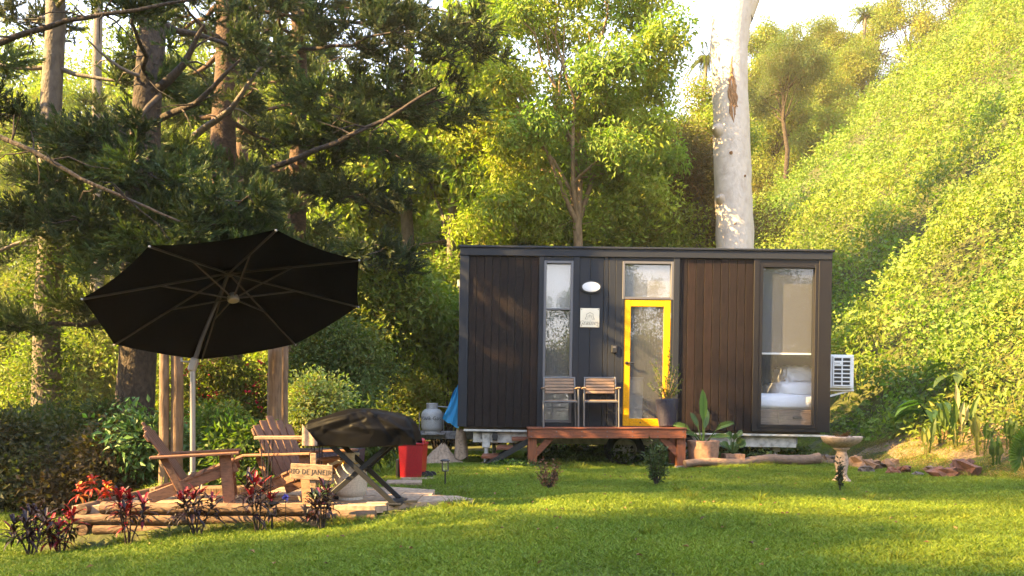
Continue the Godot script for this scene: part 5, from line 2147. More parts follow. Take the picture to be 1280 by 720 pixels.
# ---------------------------------------------------------------- bushes and garden plants
func build_garden() -> void:
	# behind the patio
	bush("hedge_bush", "dark low hedge at the left edge behind the red plants", at(20, 592, 9.4), Vector3(1.1, 0.62, 0.6), 16, "small", 190.0, 1.2, Color(0.052, 0.055, 0.022), "dark hedge bushes at the left")
	bush("hedge_bush", "dark purplish hedge bush beside the log wall's end", at(105, 596, 9.2), Vector3(0.9, 0.60, 0.6), 14, "small", 190.0, 1.2, Color(0.058, 0.044, 0.026), "dark hedge bushes at the left")
	bush("hedge_bush", "dark hedge bush under the ivy-clad trunk", at(70, 560, 10.8), Vector3(1.5, 0.7, 0.6), 16, "small", 150.0, 1.3, Color(0.055, 0.070, 0.020), "dark hedge bushes at the left")
	bush("leafy_shrub", "glossy green shrub left of the round posts", at(182, 568, 9.3), Vector3(0.36, 0.52, 0.36), 9, "leaf", 190.0, 0.85, Color(0.060, 0.115, 0.026), "shrubs behind the patio", "leaf_gloss")
	bush("leafy_shrub", "low clipped shrub behind the umbrella pole", at(262, 560, 10.2), Vector3(0.75, 0.52, 0.5), 13, "small", 190.0, 1.1, Color(0.085, 0.120, 0.024), "shrubs behind the patio")
	bush("leafy_shrub", "leafy shrub at the side of the upright wooden chair", at(303, 575, 9.2), Vector3(0.36, 0.46, 0.36), 9, "leaf", 170.0, 0.9, Color(0.075, 0.120, 0.026), "shrubs behind the patio")
	bush("leafy_shrub", "pale variegated shrub between the dark post and the barbecue", at(396, 522, 10.4), Vector3(0.34, 0.62, 0.34), 10, "small", 200.0, 1.0, Color(0.20, 0.22, 0.08), "shrubs behind the patio")
	bush("leafy_shrub", "large fine-leaved dark shrub behind the barbecue", at(432, 470, 13.2), Vector3(1.0, 1.0, 0.8), 24, "small", 130.0, 1.15, Color(0.085, 0.110, 0.030), "shrubs behind the patio")
	bush("leafy_shrub", "feathery bright shrub behind the gas bottle", at(500, 500, 15.6), Vector3(0.9, 0.95, 0.6), 15, "small", 130.0, 1.2, Color(0.150, 0.175, 0.030), "shrubs behind the patio")
	bush("leafy_shrub", "broad bright shrub at the left end of the cabin", at(552, 440, 17.0), Vector3(1.0, 1.6, 0.8), 22, "big", 60.0, 1.0, Color(0.160, 0.200, 0.033), "shrubs behind the patio")
	bush("leafy_shrub", "leafy shrub under the pine boughs behind the barbecue", at(470, 390, 15.5), Vector3(1.3, 1.2, 0.8), 22, "leaf", 50.0, 1.1, Color(0.135, 0.170, 0.030), "shrubs behind the patio")
	bush("leafy_shrub", "dark rounded shrub below the dark fine-leaved shrub", at(450, 548, 11.2), Vector3(0.85, 0.46, 0.5), 12, "leaf", 110.0, 0.9, Color(0.085, 0.115, 0.026), "shrubs behind the patio")
	# sunlit understorey beyond
	var und := [[60, 470, 18.0, 1.6, 1.1, "sunlit understorey shrub behind the ivy-clad trunk"], [130, 440, 19.5, 1.6, 1.2, "sunlit understorey shrub between the two dark trunks"], [235, 460, 19.0, 1.3, 1.1, "sunlit shrub behind the round posts"], [320, 470, 20.0, 1.4, 1.1, "sunlit shrub behind the umbrella's edge"], [395, 430, 20.0, 1.5, 1.3, "sunlit shrub behind the dark timber post"], [-20, 450, 18.0, 1.5, 1.3, "sunlit shrub at the left edge of the wood"], [180, 380, 22.0, 1.8, 1.3, "taller sunlit shrub deep between the trunks"], [60, 370, 23.0, 1.8, 1.3, "taller sunlit shrub deep behind the ivy-clad trunk"], [330, 390, 23.0, 1.8, 1.3, "taller sunlit shrub deep behind the umbrella"], [480, 420, 21.0, 1.6, 1.5, "bright shrub deep behind the barbecue"], [560, 380, 22.0, 1.5, 1.6, "bright shrub deep beside the cabin's left end"], [610, 470, 21.0, 1.8, 1.2, "shrub behind the cabin's trailer"], [700, 540, 19.0, 1.8, 0.8, "low shrub seen beneath the cabin floor"], [790, 540, 19.0, 1.8, 0.8, "low shrub seen beneath the cabin behind the wheel"], [930, 540, 19.0, 2.2, 0.9, "low shrub seen beneath the cabin's bedroom end"], [690, 300, 23.0, 1.6, 1.6, "fresh green shrub just above the cabin roof"], [790, 300, 22.0, 1.6, 0.9, "fresh green sapling just above the yellow door"]]
	for a in und:
		var col := Color(0.160, 0.190, 0.032)
		a[2] += clampf((420.0 - a[0]) / 420.0, 0.0, 1.2) * 5.0
		var m := at(a[0], a[1], a[2])
		var hgt: float = m.y + a[4] * 0.8
		bush("understorey_shrub", a[5], Vector3(m.x, hgt * 0.52, m.z), Vector3(a[3], maxf(hgt * 0.55, 0.6), 1.0), 22, "leaf", 36.0, 1.25, col, "shrubs of the understorey")
	# red blossoms in the understorey
	var o := thing("blossom_shrub", "shrub with red blossom glowing behind the umbrella pole", "shrub", Vector3(at(300, 500, 14.5).x, 0, -14.5))
	var mb := MB.new()
	var st := MB.new()
	for k in 240:
		var p := Vector3(rnd(-1.0, 0.95), rnd(0.55, 1.75), rnd(-0.4, 0.4))
		if absf(p.x) < 0.25 and rnd(0, 1) < 0.8: continue
		for e in 4:
			var g := rnd(0.6, 1.2)
			mb.col = Color(0.55 * g, 0.02 * g, 0.045 * g)
			mb.leaf(p, rdir(), rdir(), rnd(0.05, 0.10), 0.05)
		if k % 6 == 0:
			st.tube(curve(Vector3(p.x * 0.5, 0, 0), p, 0.05, 0.03, 4), taper(0.014, 0.004, 4), 5, false)
	part("stems", st, M.bark, o)
	part("blossom", mb, M.petal, o)
	var xf := []
	var cols := []
	fill_lobes(lobes_in(Vector3(0, 0.95, 0.1), Vector3(1.0, 0.7, 0.3), 16, 0.25, 0.4), 130, 0.8, Color(0.10, 0.12, 0.02), 0.2, xf, cols)
	crown_of(o, "leaf", M.leaf, xf, cols, "foliage")
	# two red roses by the post
	for a in [[360, 543.5, 9.0, "red rose above the plank table beside the dark post"], [372, 550.5, 8.9, "red rose just below the plank table's edge"], [356, 560, 8.9, "deep red rose low beside the dark post"]]:
		var p := at(a[0], a[1], a[2])
		var r := thing("rose", a[3], "flower", Vector3(p.x, 0.0, p.z), 0.0, "roses by the dark post")
		mb = MB.new()
		mb.tube(curve(Vector3.ZERO, Vector3(0, p.y, 0), 0, 0.02, 5), taper(0.006, 0.004, 5), 5, false)
		part("stem", mb, M.bark, r)
		mb = MB.new()
		for e in 26:
			mb.col = Color(0.55, 0.008, 0.014) * rnd(0.6, 1.2)
			var u := rdir()
			mb.leaf(Vector3(0, p.y, 0) + u * 0.012, (u + Vector3.UP * 0.4).normalized(), rdir(), 0.035, 0.035, 0.4)
		part("bloom", mb, M.petal, r)
		mb = MB.new()
		for e in 40:
			mb.col = Color(0.05, 0.085, 0.018) * rnd(0.7, 1.3)
			mb.leaf(Vector3(rnd(-0.08, 0.08), rnd(0.1, 1.0) * p.y, rnd(-0.08, 0.08)), rdir(), Vector3.UP, 0.05, 0.03)
		part("foliage", mb, M.leaf, r)
	# rosette fern on the edge of the wood
	o = thing("rosette_plant", "strap-leaved rosette plant glowing before the thick trunk", "plant", Vector3(at(128, 500, 12.0).x, ground_y(at(128, 500, 12.0).x, -12.0), -12.0))
	mb = MB.new()
	mb.tube(curve(Vector3.ZERO, Vector3(0, 0.75, 0), 0, 0.02, 3), taper(0.06, 0.05, 3), 8, false)
	part("stem", mb, M.bark, o)
	for k in 26:
		var a := rnd(0, TAU)
		var up := rnd(0.3, 1.6)
		var dv := Vector3(cos(a), up, sin(a)).normalized()
		var l := rnd(0.5, 0.8)
		mb = MB.new()
		mb.col = Color(0.085, 0.12, 0.02) * rnd(0.8, 1.3)
		mb.blade([Vector3(0, 0.75, 0), Vector3(0, 0.75, 0) + dv * l * 0.4, Vector3(0, 0.75, 0) + dv * l * 0.75 - Vector3(0, 0.06, 0), Vector3(0, 0.75, 0) + dv * l - Vector3(0, 0.25, 0)], [0.03, 0.085, 0.07, 0.005], Vector3.UP)
		part("leaf", mb, M.leaf, o)

	# ---- red cordylines before the log wall
	var cord := [
		[38, 684, 6.35, 0.40, 0, "dark leafless-stemmed cordyline at the far left of the row"],
		[76, 679, 6.5, 0.38, 1, "reddest cordyline beside the end of the log wall"],
		[112, 650, 7.1, 0.25, 2, "bright orange red cordyline behind the log wall's corner"],
		[160, 671, 6.55, 0.44, 1, "dark cordyline with red top before the left logs"],
		[246, 664, 6.55, 0.41, 3, "thin cordyline before the low wooden chair"],
		[322, 660, 6.5, 0.46, 3, "dark cordyline with red crown before the upright chair"],
		[403, 652, 6.5, 0.40, 4, "green and purple cordyline covering part of the wooden sign"],
	]
	for c in cord:
		cordyline(c)

	# ---- three small shrubs in the lawn
	lawn_shrub(at(687, 609, 8.9), 0.33, 0.15, Color(0.20, 0.085, 0.040), 420, 0.030, "rounded reddish brown shrub in the lawn before the deck's left post", 0.0)
	lawn_shrub(at(820, 609, 8.95), 0.52, 0.17, Color(0.055, 0.085, 0.020), 620, 0.042, "upright green shrub in the lawn before the deck's right end", 0.5)
	lawn_shrub(at(1050, 611, 8.85), 0.40, 0.065, Color(0.030, 0.045, 0.016), 230, 0.034, "thin dark spire shrub in front of the stone birdbath", 0.9)

	# ---- bank on the right: broad-leaved clumps
	var lil := [[1158, 548, 12.4, 0.75, 0, "leaning pale-leaved lily clump nearest the birdbath"], [1197, 545, 12.2, 1.0, 1, "tallest lily clump with one cream upright leaf on the bank"], [1226, 556, 11.6, 0.75, 0, "lily clump with narrow yellowish leaves on the bank"], [1178, 548, 12.6, 0.7, 2, "plain green lily clump between two paler ones"], [1246, 572, 11.0, 0.55, 2, "low dark green lily clump nearest the red rocks"], [1262, 566, 11.4, 0.6, 2, "short lily clump at the foot of the bright creeper"]]
	for c in lil:
		lily(c)
	o = thing("broadleaf_plant", "dark broad-leaved plant at the foot of the creeper slope", "plant", Vector3(at(1168, 520, 13.2).x, 0.55, -13.2))
	big_leaves(o, 11, 0.55, 0.42, 0.22, Color(0.035, 0.075, 0.022))
	o = thing("broadleaf_plant", "second broad-leaved plant higher up the creeper slope", "plant", Vector3(at(1205, 480, 13.6).x, 1.2, -13.6))
	big_leaves(o, 11, 0.5, 0.42, 0.22, Color(0.065, 0.105, 0.024))
	o = thing("fan_plant", "large bright pleated leaf plant cut by the right edge", "plant", Vector3(6.32, ground_y(6.32, -9.75), -9.75))
	for k in 5:
		mb = MB.new()
		var dirx := Vector3(-0.5 + 0.3 * k, 1.0, 0.25 - 0.1 * k).normalized()
		var hub := dirx * rnd(0.35, 0.6)
		mb.col = Color(0.09, 0.14, 0.02)
		mb.tube(curve(Vector3(0, -0.05, 0), hub, 0.0, 0.01, 3), taper(0.012, 0.008, 3), 6, false)
		var sx := Vector3(0.9, 0.1, -0.35 + 0.1 * k).normalized()
		for e in 22:
			var a := lerpf(-2.3, 2.3, e / 21.0)
			var dv := (dirx * cos(a) + sx * sin(a)).normalized()
			var ll := 0.27 * (1.0 - 0.10 * absf(a)) * rnd(0.94, 1.04)
			mb.col = Color(0.085, 0.15, 0.016) * rnd(0.85, 1.15)
			mb.blade([hub, hub + dv * ll * 0.5 + Vector3(0, 0, 0.02), hub + dv * ll * 0.85, hub + dv * ll - Vector3(0, 0.02, 0)], [0.006, 0.036, 0.052, 0.012], Vector3(0.0, 0.35, 1.0), 0.5)
		part("leaf", mb, M.leaf, o)

	var tb := MB.new()
	for k in 34:
		var p := Vector3(rnd(-0.05, 0.05), -0.01, rnd(-0.05, 0.05))
		var lean := Vector3(rnd(-0.7, 0.7), rnd(0.6, 1.4), rnd(-0.7, 0.7)).normalized()
		var l := rnd(0.06, 0.14)
		var g := rnd(0.6, 1.4)
		tb.col = Color(0.15 * g * rnd(0.8, 1.3), 0.19 * g, 0.018 * g)
		tb.blade([p, p + lean * l * 0.6, p + lean * l + Vector3(lean.x, -0.4, lean.z) * l * 0.3], [0.006, 0.005, 0.001], Vector3(0.2, 0.1, 1), 0.2)
	var tx := []
	for k in 520:
		var q := Vector3.ZERO
		match k % 6:
			0: q = Vector3(rnd(-3.85, -1.1), 0, -6.72 + rnd(-0.03, 0.08))
			1: q = Vector3(rnd(0.2, 5.2), 0, rnd(-12.9, -11.9))
			2: q = Vector3(rnd(-1.2, -0.25), 0, rnd(-7.9, -6.95))
			3:
				var dd := rnd(9.8, 12.5)
				q = Vector3(hill_x(dd) + rnd(-0.5, 0.5), 0, -dd)
			4: q = Vector3(rnd(-5.4, -3.9), 0, rnd(-8.6, -7.0))
			5:
				var de := rnd(4.3, 11.0)
				q = Vector3(rnd(-0.6, 0.6) * de, 0, -de)
		if on_patio(q.x, -q.z) and k % 6 != 2:
			continue
		if k % 6 == 2 and q.x < patio_right(-q.z) - 0.02:
			continue
		q.y = ground_y(q.x, q.z)
		tx.append(Transform3D(basis_up(Vector3.UP + rdir() * 0.15, rnd(0, TAU), rnd(0.5, 1.15)), q))
	tag(scatter("long_grass", tb.mesh(), M.grass, tx, [], self), "tufts of longer grass along the edges of the lawn", "grass", "", "stuff")

	# ---- ground cover beneath the cabin and dry litter on the bank
	var xf2 := []
	var c2 := []
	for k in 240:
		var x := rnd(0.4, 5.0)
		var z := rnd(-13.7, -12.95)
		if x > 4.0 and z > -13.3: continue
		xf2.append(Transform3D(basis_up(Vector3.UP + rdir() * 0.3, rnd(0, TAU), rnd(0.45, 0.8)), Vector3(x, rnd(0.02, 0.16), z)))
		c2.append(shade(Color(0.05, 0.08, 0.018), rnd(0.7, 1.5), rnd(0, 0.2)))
	for k in 45:
		var x := rnd(-0.3, 0.3)
		xf2.append(Transform3D(basis_up(Vector3.UP + rdir() * 0.3, rnd(0, TAU), rnd(0.3, 0.5)), Vector3(x, 0.03, rnd(-12.9, -11.9))))
		c2.append(shade(Color(0.055, 0.09, 0.018), rnd(0.7, 1.3)))
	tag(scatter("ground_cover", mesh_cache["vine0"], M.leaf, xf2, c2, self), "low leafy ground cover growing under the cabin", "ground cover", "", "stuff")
	xf2 = []; c2 = []
	for k in 900:
		var d := rnd(9.8, 14.5)
		var x := hill_x(d) + rnd(-0.35, 1.5)
		xf2.append(Transform3D(basis_up(Vector3(-0.3, 1, 0) + rdir() * 0.4, rnd(0, TAU), rnd(0.12, 0.3)), Vector3(x, ground_y(x, -d) + 0.02, -d)))
		c2.append([Color(0.085, 0.115, 0.02), Color(0.22, 0.15, 0.06), Color(0.13, 0.12, 0.03), Color(0.28, 0.19, 0.09)][rng.randi() % 4] * rnd(0.8, 1.2))
	tag(scatter("bank_litter", mesh_cache["leaf1"], M.leaf, xf2, c2, self), "dry weeds and litter on the bank below the creeper", "weeds", "", "stuff")


func cordyline(c: Array) -> void:
	var p := at(c[0], c[1], c[2])
	p.y = ground_y(p.x, p.z) if c[4] != 2 else 0.02
	var o := thing("cordyline", c[5], "plant", p, 0.0, "cordylines along the log wall")
	var h: float = c[3]
	var st := MB.new()
	var lv := MB.new()
	var heads := []
	var n := 5 if c[4] != 2 else 3
	for k in n:
		var a := TAU * k / n + rnd(-0.4, 0.4)
		var e := Vector3(cos(a) * rnd(0.03, 0.15), h * rnd(0.5, 0.88), sin(a) * rnd(0.03, 0.12))
		st.tube(curve(Vector3(cos(a) * 0.015, -0.02, 0), e, 0.0, 0.008, 4), taper(0.008, 0.005, 4), 5, false)
		heads.append(e)
	for e in heads:
		for q in 3:
			heads_leaf(lv, e + Vector3(0, (0.02 - 0.06 * q) * h / 0.45, 0), h, c[4], mini(q, 2))
	part("stems", st, M.bark, o)
	part("leaves", lv, M.leaf_gloss, o)


func heads_leaf(lv: MB, e: Vector3, h: float, look: int, tier: int) -> void:
	for k in 11:
		var a := rnd(0, TAU)
		var up: float = [1.1, 0.3, -0.2][tier] + rnd(-0.5, 0.9)
		var d := Vector3(cos(a), up, sin(a)).normalized()
		var l := rnd(0.07, 0.18) * (h / 0.45)
		var red := Color(0.27, 0.010, 0.014)
		var dark := Color(0.020, 0.010, 0.014)
		var col := dark
		var r := rnd(0, 1)
		match look:
			0: col = dark if r < 0.92 else Color(0.16, 0.02, 0.02)
			1: col = (red if r < 0.6 else dark) if tier == 0 else (Color(0.16, 0.012, 0.016) if r < 0.4 else dark)
			2: col = Color(0.36, 0.026, 0.010) if r < 0.75 else Color(0.45, 0.16, 0.015)
			3: col = (Color(0.19, 0.009, 0.013) if r < 0.6 else dark) if tier == 0 else dark
			4: col = Color(0.025, 0.045, 0.016) if r < 0.4 and tier == 0 else (dark if r < 0.85 else Color(0.10, 0.02, 0.03))
		var g := rnd(0.7, 1.3)
		lv.col = Color(col.r * g, col.g * g, col.b * g)
		lv.blade([e, e + d * l * 0.45, e + d * l * 0.8 - Vector3(0, 0.01, 0), e + d * l - Vector3(0, 0.035, 0)], [0.006, 0.026, 0.021, 0.002], Vector3.UP, 0.35)


func lawn_shrub(p: Vector3, h: float, r: float, col: Color, n: int, ls: float, label: String, spire: float) -> void:
	p.y = ground_y(p.x, p.z)
	var o := thing("lawn_shrub", label, "shrub", p, 0.0, "small shrubs planted in the lawn")
	var st := MB.new()
	var lv := MB.new()
	var tips := []
	for k in 14:
		var a := rnd(0, TAU)
		var t := rnd(0.35, 1.0)
		var w := r * (1.0 - spire * t * 0.85) * rnd(0.4, 1.0)
		var e := Vector3(cos(a) * w, h * t, sin(a) * w)
		var pts := curve(Vector3.ZERO, e, 0.0, 0.012, 4)
		st.tube(pts, taper(0.006, 0.002, 4), 5, false)
		tips.append(pts)
	for k in n:
		var pts: Array = tips[rng.randi() % tips.size()]
		var i := 1 + rng.randi() % 3
		var q: Vector3 = (pts[i] as Vector3).lerp(pts[i + 1], rnd(0, 1)) + rdir() * r * 0.22
		q.y = maxf(q.y, 0.03)
		var g := rnd(0.6, 1.35)
		lv.col = Color(col.r * g * rnd(0.85, 1.2), col.g * g, col.b * g)
		lv.leaf(q, (rdir() + Vector3.UP * 0.5 + Vector3(q.x, 0, q.z).normalized() * 0.5).normalized(), (Vector3.UP + rdir()).normalized(), ls * rnd(0.8, 1.4), ls * 0.55, 0.25)
	part("stems", st, M.bark, o)
	part("foliage", lv, M.leaf_gloss, o)


func lily(c: Array) -> void:
	var p := at(c[0], c[1], c[2])
	p.y = ground_y(p.x, p.z)
	var o := thing("lily_clump", c[5], "plant", p, 0.0, "broad-leaved clumps on the bank")
	for k in 7:
		var a := rnd(0, TAU)
		var h: float = c[3] * rnd(0.45, 0.85)
		var lean := rnd(0.1, 0.45)
		if c[4] == 1 and k == 0:
			h = c[3] * 1.0; lean = -0.0; a = PI
		var tip := Vector3(cos(a) * lean * h, h, sin(a) * lean * h * 0.6)
		var base := Vector3(cos(a) * 0.05, 0, sin(a) * 0.05)
		var neck := base.lerp(tip, 0.5)
		var mb := MB.new()
		var r := rnd(0, 1)
		var col := Color(0.075, 0.12, 0.022)
		if c[4] == 0 and r < 0.65: col = Color(0.26, 0.25, 0.06)
		if c[4] == 1 and k < 3: col = Color(0.46, 0.40, 0.20)
		col = shade(col, rnd(0.75, 1.25))
		mb.col = col
		var out := (tip - neck).normalized()
		mb.blade([base, neck], [0.02, 0.016], Vector3(0, 0.1, 1))
		mb.blade([neck, neck + out * h * 0.16, neck + out * h * 0.34, neck + out * h * 0.5 + Vector3(cos(a), 0, sin(a)) * 0.03], [0.02, 0.085, 0.07, 0.004], Vector3(-0.3, 0.3, 1), 0.5)
		part("leaf", mb, M.leaf, o)


func big_leaves(o: Node3D, n: int, h: float, l: float, w: float, col: Color) -> void:
	for k in n:
		var a := TAU * k / n + rnd(-0.3, 0.3)
		var hh := h * rnd(0.5, 1.0)
		var e := Vector3(cos(a) * h * 0.45, hh, sin(a) * h * 0.45)
		var mb := MB.new()
		mb.col = shade(col, 0.8)
		mb.tube(curve(Vector3(0, -0.05, 0), e, 0.05, 0.0, 4), taper(0.014, 0.008, 4), 5, false)
		mb.col = shade(col, rnd(0.8, 1.25))
		var d := Vector3(cos(a), -0.15, sin(a)).normalized()
		mb.blade([e, e + d * l * 0.15, e + d * l * 0.45 - Vector3(0, 0.02, 0), e + d * l * 0.75 - Vector3(0, 0.07, 0), e + d * l - Vector3(0, 0.16, 0)], [w * 0.2, w * 0.8, w, w * 0.62, 0.005], Vector3.UP, 0.35)
		part("leaf", mb, M.leaf, o)


# ---------------------------------------------------------------- smaller things
func stone_mesh(r: Vector3, sd: int) -> MB:
	var f := FastNoiseLite.new()
	f.seed = sd
	f.frequency = 0.9
	f.fractal_octaves = 3
	var mb := MB.new()
	var rows := []
	for i in 8:
		var th := -PI / 2 + PI * i / 7.0
		var row := []
		for j in 11:
			var ph := TAU * (j + 0.5 * (i % 2)) / 11.0
			var u := Vector3(cos(th) * cos(ph), sin(th), cos(th) * sin(ph))
			var s := 1.0 + 0.9 * f.get_noise_3dv(u * 1.5) + 0.3 * f.get_noise_3dv(u * 4.0)
			var q := u * s
			q.y = clampf(q.y, -0.6, 0.70 + 0.35 * f.get_noise_3dv(u * 2.0 + Vector3.ONE * 9))
			row.append(q * r)
		rows.append(row)
	# broken stone: flat faces
	for i in 7:
		for j in 11:
			var a: Vector3 = rows[i][j]; var b: Vector3 = rows[i][(j + 1) % 11]
			var c: Vector3 = rows[i + 1][(j + 1) % 11]; var e: Vector3 = rows[i + 1][j]
			if i > 0: mb.tri_out(a, b, c, Vector3.ZERO)
			if i < 6: mb.tri_out(a, c, e, Vector3.ZERO)
	return mb


func build_props() -> void:
	var mb: MB
	# stones on the bank
	var rocks := [
		[1180, 596, 10.2, 0.17, 0.10, "flat reddish brown stone at the lawn's edge", 0], [1205, 588, 10.6, 0.21, 0.155, "largest red brown rock leaning on the bank", 0], [1118, 580, 11.3, 0.10, 0.07, "dark reddish stone with a split face near the birdbath", 0], [1133, 578, 11.4, 0.09, 0.07, "small red stone beside the split stone", 0], [1168, 582, 11.2, 0.14, 0.06, "low brown stone behind the flat stone", 1], [1090, 571, 12.0, 0.16, 0.10, "brown stone heap piece behind the birdbath", 1], [1070, 566, 12.4, 0.16, 0.12, "pale tan stone just right of the birdbath bowl", 1], [1112, 570, 12.0, 0.14, 0.10, "brown stone in the middle of the bank's row", 1], [1147, 588, 10.8, 0.10, 0.04, "grey flat stone sunk in the grass", 2], [1034, 563, 13.0, 0.16, 0.10, "grey stone at the end of the fallen log", 2], [1082, 577, 11.6, 0.11, 0.07, "small dark stone between birdbath and bank", 2]]
	var i := 0
	for r in rocks:
		var p := at(r[0], r[1], r[2])
		p.y = ground_y(p.x, p.z) + r[4] * 0.4
		var m := stone_mesh(Vector3(r[3], r[4] * 1.45, r[3] * 0.75), 100 + i)
		var o := part("rock", m, M["rock%d" % r[6]], self)
		o.position = p
		o.rotation.y = i * 1.3
		tag(o, r[5], "rock", "stones along the bank")
		i += 1

	# bare earth of the bank
	mb = MB.new()
	var rows := []
	for k in 16:
		var d := 10.2 + k * 0.26
		var row := []
		for j in 9:
			var x := hill_x(d) + 0.45 + j * 0.16 + 0.12 * sin(k * 1.7)
			row.append(Vector3(x, ground_y(x, -d) + (0.012 if j > 0 and j < 8 and k > 0 and k < 15 else -0.05) + 0.01 * sin(k * 3.0 + j * 2.0), -d))
		rows.append(row)
	mb.grid(rows)
	structure("bank_earth", mb, M.bank_soil)

	# birdbath
	var p := at(1052, 600, 9.9)
	p.y = ground_y(p.x, p.z)
	var o := thing("birdbath", "pale stone birdbath with a shallow bowl on a baluster pedestal", "birdbath", p)
	mb = MB.new()
	mb.lathe(Transform3D(), [Vector2(0.0, 0.0), Vector2(0.11, 0.0), Vector2(0.11, 0.03), Vector2(0.08, 0.06), Vector2(0.06, 0.11), Vector2(0.068, 0.17), Vector2(0.082, 0.24), Vector2(0.075, 0.32), Vector2(0.058, 0.37), Vector2(0.06, 0.40), Vector2(0.10, 0.42), Vector2(0.09, 0.44), Vector2(0.0, 0.44)], 28)
	part("pedestal", mb, M.stone, o)
	mb = MB.new()
	mb.lathe(Transform3D(Basis(), Vector3(0, 0.44, 0)), [Vector2(0.0, 0.0), Vector2(0.10, 0.0), Vector2(0.16, 0.03), Vector2(0.215, 0.065), Vector2(0.235, 0.10), Vector2(0.245, 0.125), Vector2(0.235, 0.135), Vector2(0.215, 0.13), Vector2(0.18, 0.10), Vector2(0.0, 0.07)], 36)
	part("bowl", mb, M.stone, o)
	o = thing("bromeliad", "small rusty leafed plant growing behind the birdbath bowl", "plant", Vector3(p.x, p.y + 0.5, p.z))
	mb = MB.new()
	for k in 60:
		var a := rnd(0, TAU)
		mb.col = Color(0.13, 0.06, 0.03) * rnd(0.6, 1.3)
		mb.leaf(Vector3(0, 0.01, 0), Vector3(cos(a), rnd(0.4, 2.0), sin(a)).normalized(), Vector3.UP, rnd(0.08, 0.2), 0.022)
	part("leaves", mb, M.leaf, o)

	# log along the front, pots
	o = thing("fallen_log", "long weathered log lying on the grass before the bedroom window", "log", Vector3(0, 0, 0))
	var pts := []
	var rad := []
	for k in 15:
		var t := k / 14.0
		var q := at(lerpf(856, 1023, t), 560, lerpf(12.05, 12.75, t))
		pts.append(Vector3(q.x, 0.065 + 0.05 * t + 0.02 * sin(k * 0.9), q.z))
		rad.append(lerpf(0.055, 0.085, t) * rnd(0.9, 1.12))
	mb = MB.new()
	mb.tube(pts, rad, 14, true, 0.12)
	part("trunk", mb, M.old_log, o)
	o = thing("terracotta_pot", "large pale terracotta pot at the right end of the deck", "pot", Vector3(at(880, 575, 12.35).x, 0.0, -12.40))
	mb = MB.new()
	mb.lathe(Transform3D(), [Vector2(0.0, 0.0), Vector2(0.205, 0.0), Vector2(0.215, 0.02), Vector2(0.245, 0.35), Vector2(0.25, 0.40), Vector2(0.24, 0.41), Vector2(0.225, 0.40), Vector2(0.22, 0.36), Vector2(0.0, 0.36)], 36)
	part("pot", mb, M.terracotta, o)
	mb = MB.new()
	mb.lathe(Transform3D(Basis(), Vector3(0, 0.37, 0)), [Vector2(0.22, 0.0), Vector2(0.1, 0.012), Vector2(0.0, 0.01)], 24)
	part("soil", mb, M.bank_soil, o)
	var pot := o.position
	o = thing("strelitzia", "strelitzia with one tall bright leaf in the large terracotta pot", "plant", pot + Vector3(0, 0.37, 0))
	for a in [[-0.02, 0.62, 0.05, 0.13, 0.5, 1.3], [-0.42, 0.34, 0.0, 0.10, 0.34, 0.7], [0.40, 0.36, 0.05, 0.10, 0.34, 0.7], [-0.2, 0.15, 0.12, 0.08, 0.3, 0.6], [0.22, 0.12, 0.1, 0.08, 0.3, 0.7], [0.08, 0.4, -0.15, 0.10, 0.35, 0.8], [-0.14, 0.42, -0.1, 0.09, 0.3, 0.8]]:
		mb = MB.new()
		mb.col = shade(Color(0.075, 0.13, 0.022), a[5])
		var tip := Vector3(a[0], a[1], a[2])
		var neck := tip * 0.5 + Vector3(0, 0.03, 0)
		mb.tube(curve(Vector3(tip.x * 0.1, -0.02, 0), neck, 0.01, 0.0, 3), taper(0.013, 0.008, 3), 6, false)
		var dv := (tip - neck).normalized()
		var droop := Vector3(0, -0.10 * absf(a[0]), 0)
		mb.blade([neck, neck + dv * a[4] * 0.25, neck + dv * a[4] * 0.6 + droop, neck + dv * a[4] * 0.85 + droop * 1.8, neck + dv * a[4] + droop * 3.0], [0.02, a[3] * 0.9, a[3], a[3] * 0.6, 0.004], Vector3(0.1, 0.5, 1.0), 0.45)
		part("leaf", mb, M.leaf_gloss, o)
	o = thing("square_planter", "small pale square planter beside the large terracotta pot", "planter", Vector3(at(915, 575, 12.5).x, 0.0, -12.45))
	mb = MB.new()
	mb.prism(PackedVector2Array([Vector2(-0.135, 0.0), Vector2(0.135, 0.0), Vector2(0.15, 0.20), Vector2(-0.15, 0.20)]), -0.14, 0.14)
	part("pot", mb, M.terracotta, o)
	o = thing("potted_succulent", "broad-leaved succulent growing in the square planter", "plant", o.position + Vector3(0, 0.2, 0))
	for k in 16:
		var a := TAU * k / 16.0 + rnd(-0.2, 0.2)
		var q := Vector3(cos(a) * rnd(0.03, 0.12), rnd(0.05, 0.3), sin(a) * 0.08)
		mb = MB.new()
		mb.col = Color(0.07, 0.115, 0.03) * rnd(0.7, 1.3)
		mb.tube([Vector3(0, -0.01, 0), q], [0.008, 0.006], 5, false)
		var dv := (q + Vector3(cos(a), 0.5, sin(a)) * 0.1).normalized()
		mb.blade([q, q + dv * 0.05, q + dv * 0.1, q + dv * 0.13], [0.02, 0.085, 0.075, 0.01], Vector3(0, 0.6, 1), 0.25)
		part("leaf", mb, M.leaf_gloss, o)

	# gas bottle on the drawbar
	var gp := at(540, 541, 13.9)
	o = thing("gas_bottle", "pale grey gas bottle standing on the trailer drawbar", "gas bottle", Vector3(gp.x, 0.485, -13.93))
	gas_bottle(o, 0.19, 0.42, M.gas_grey)
	lettering("lettering", "Kwik-Gas", 0.085, M.ink, o, Transform3D(Basis(), Vector3(0.0, 0.255, 0.192)))
	mb = MB.new()
	mb.bx(-0.24, 0.24, -0.025, 0.0, -0.22, 0.22)
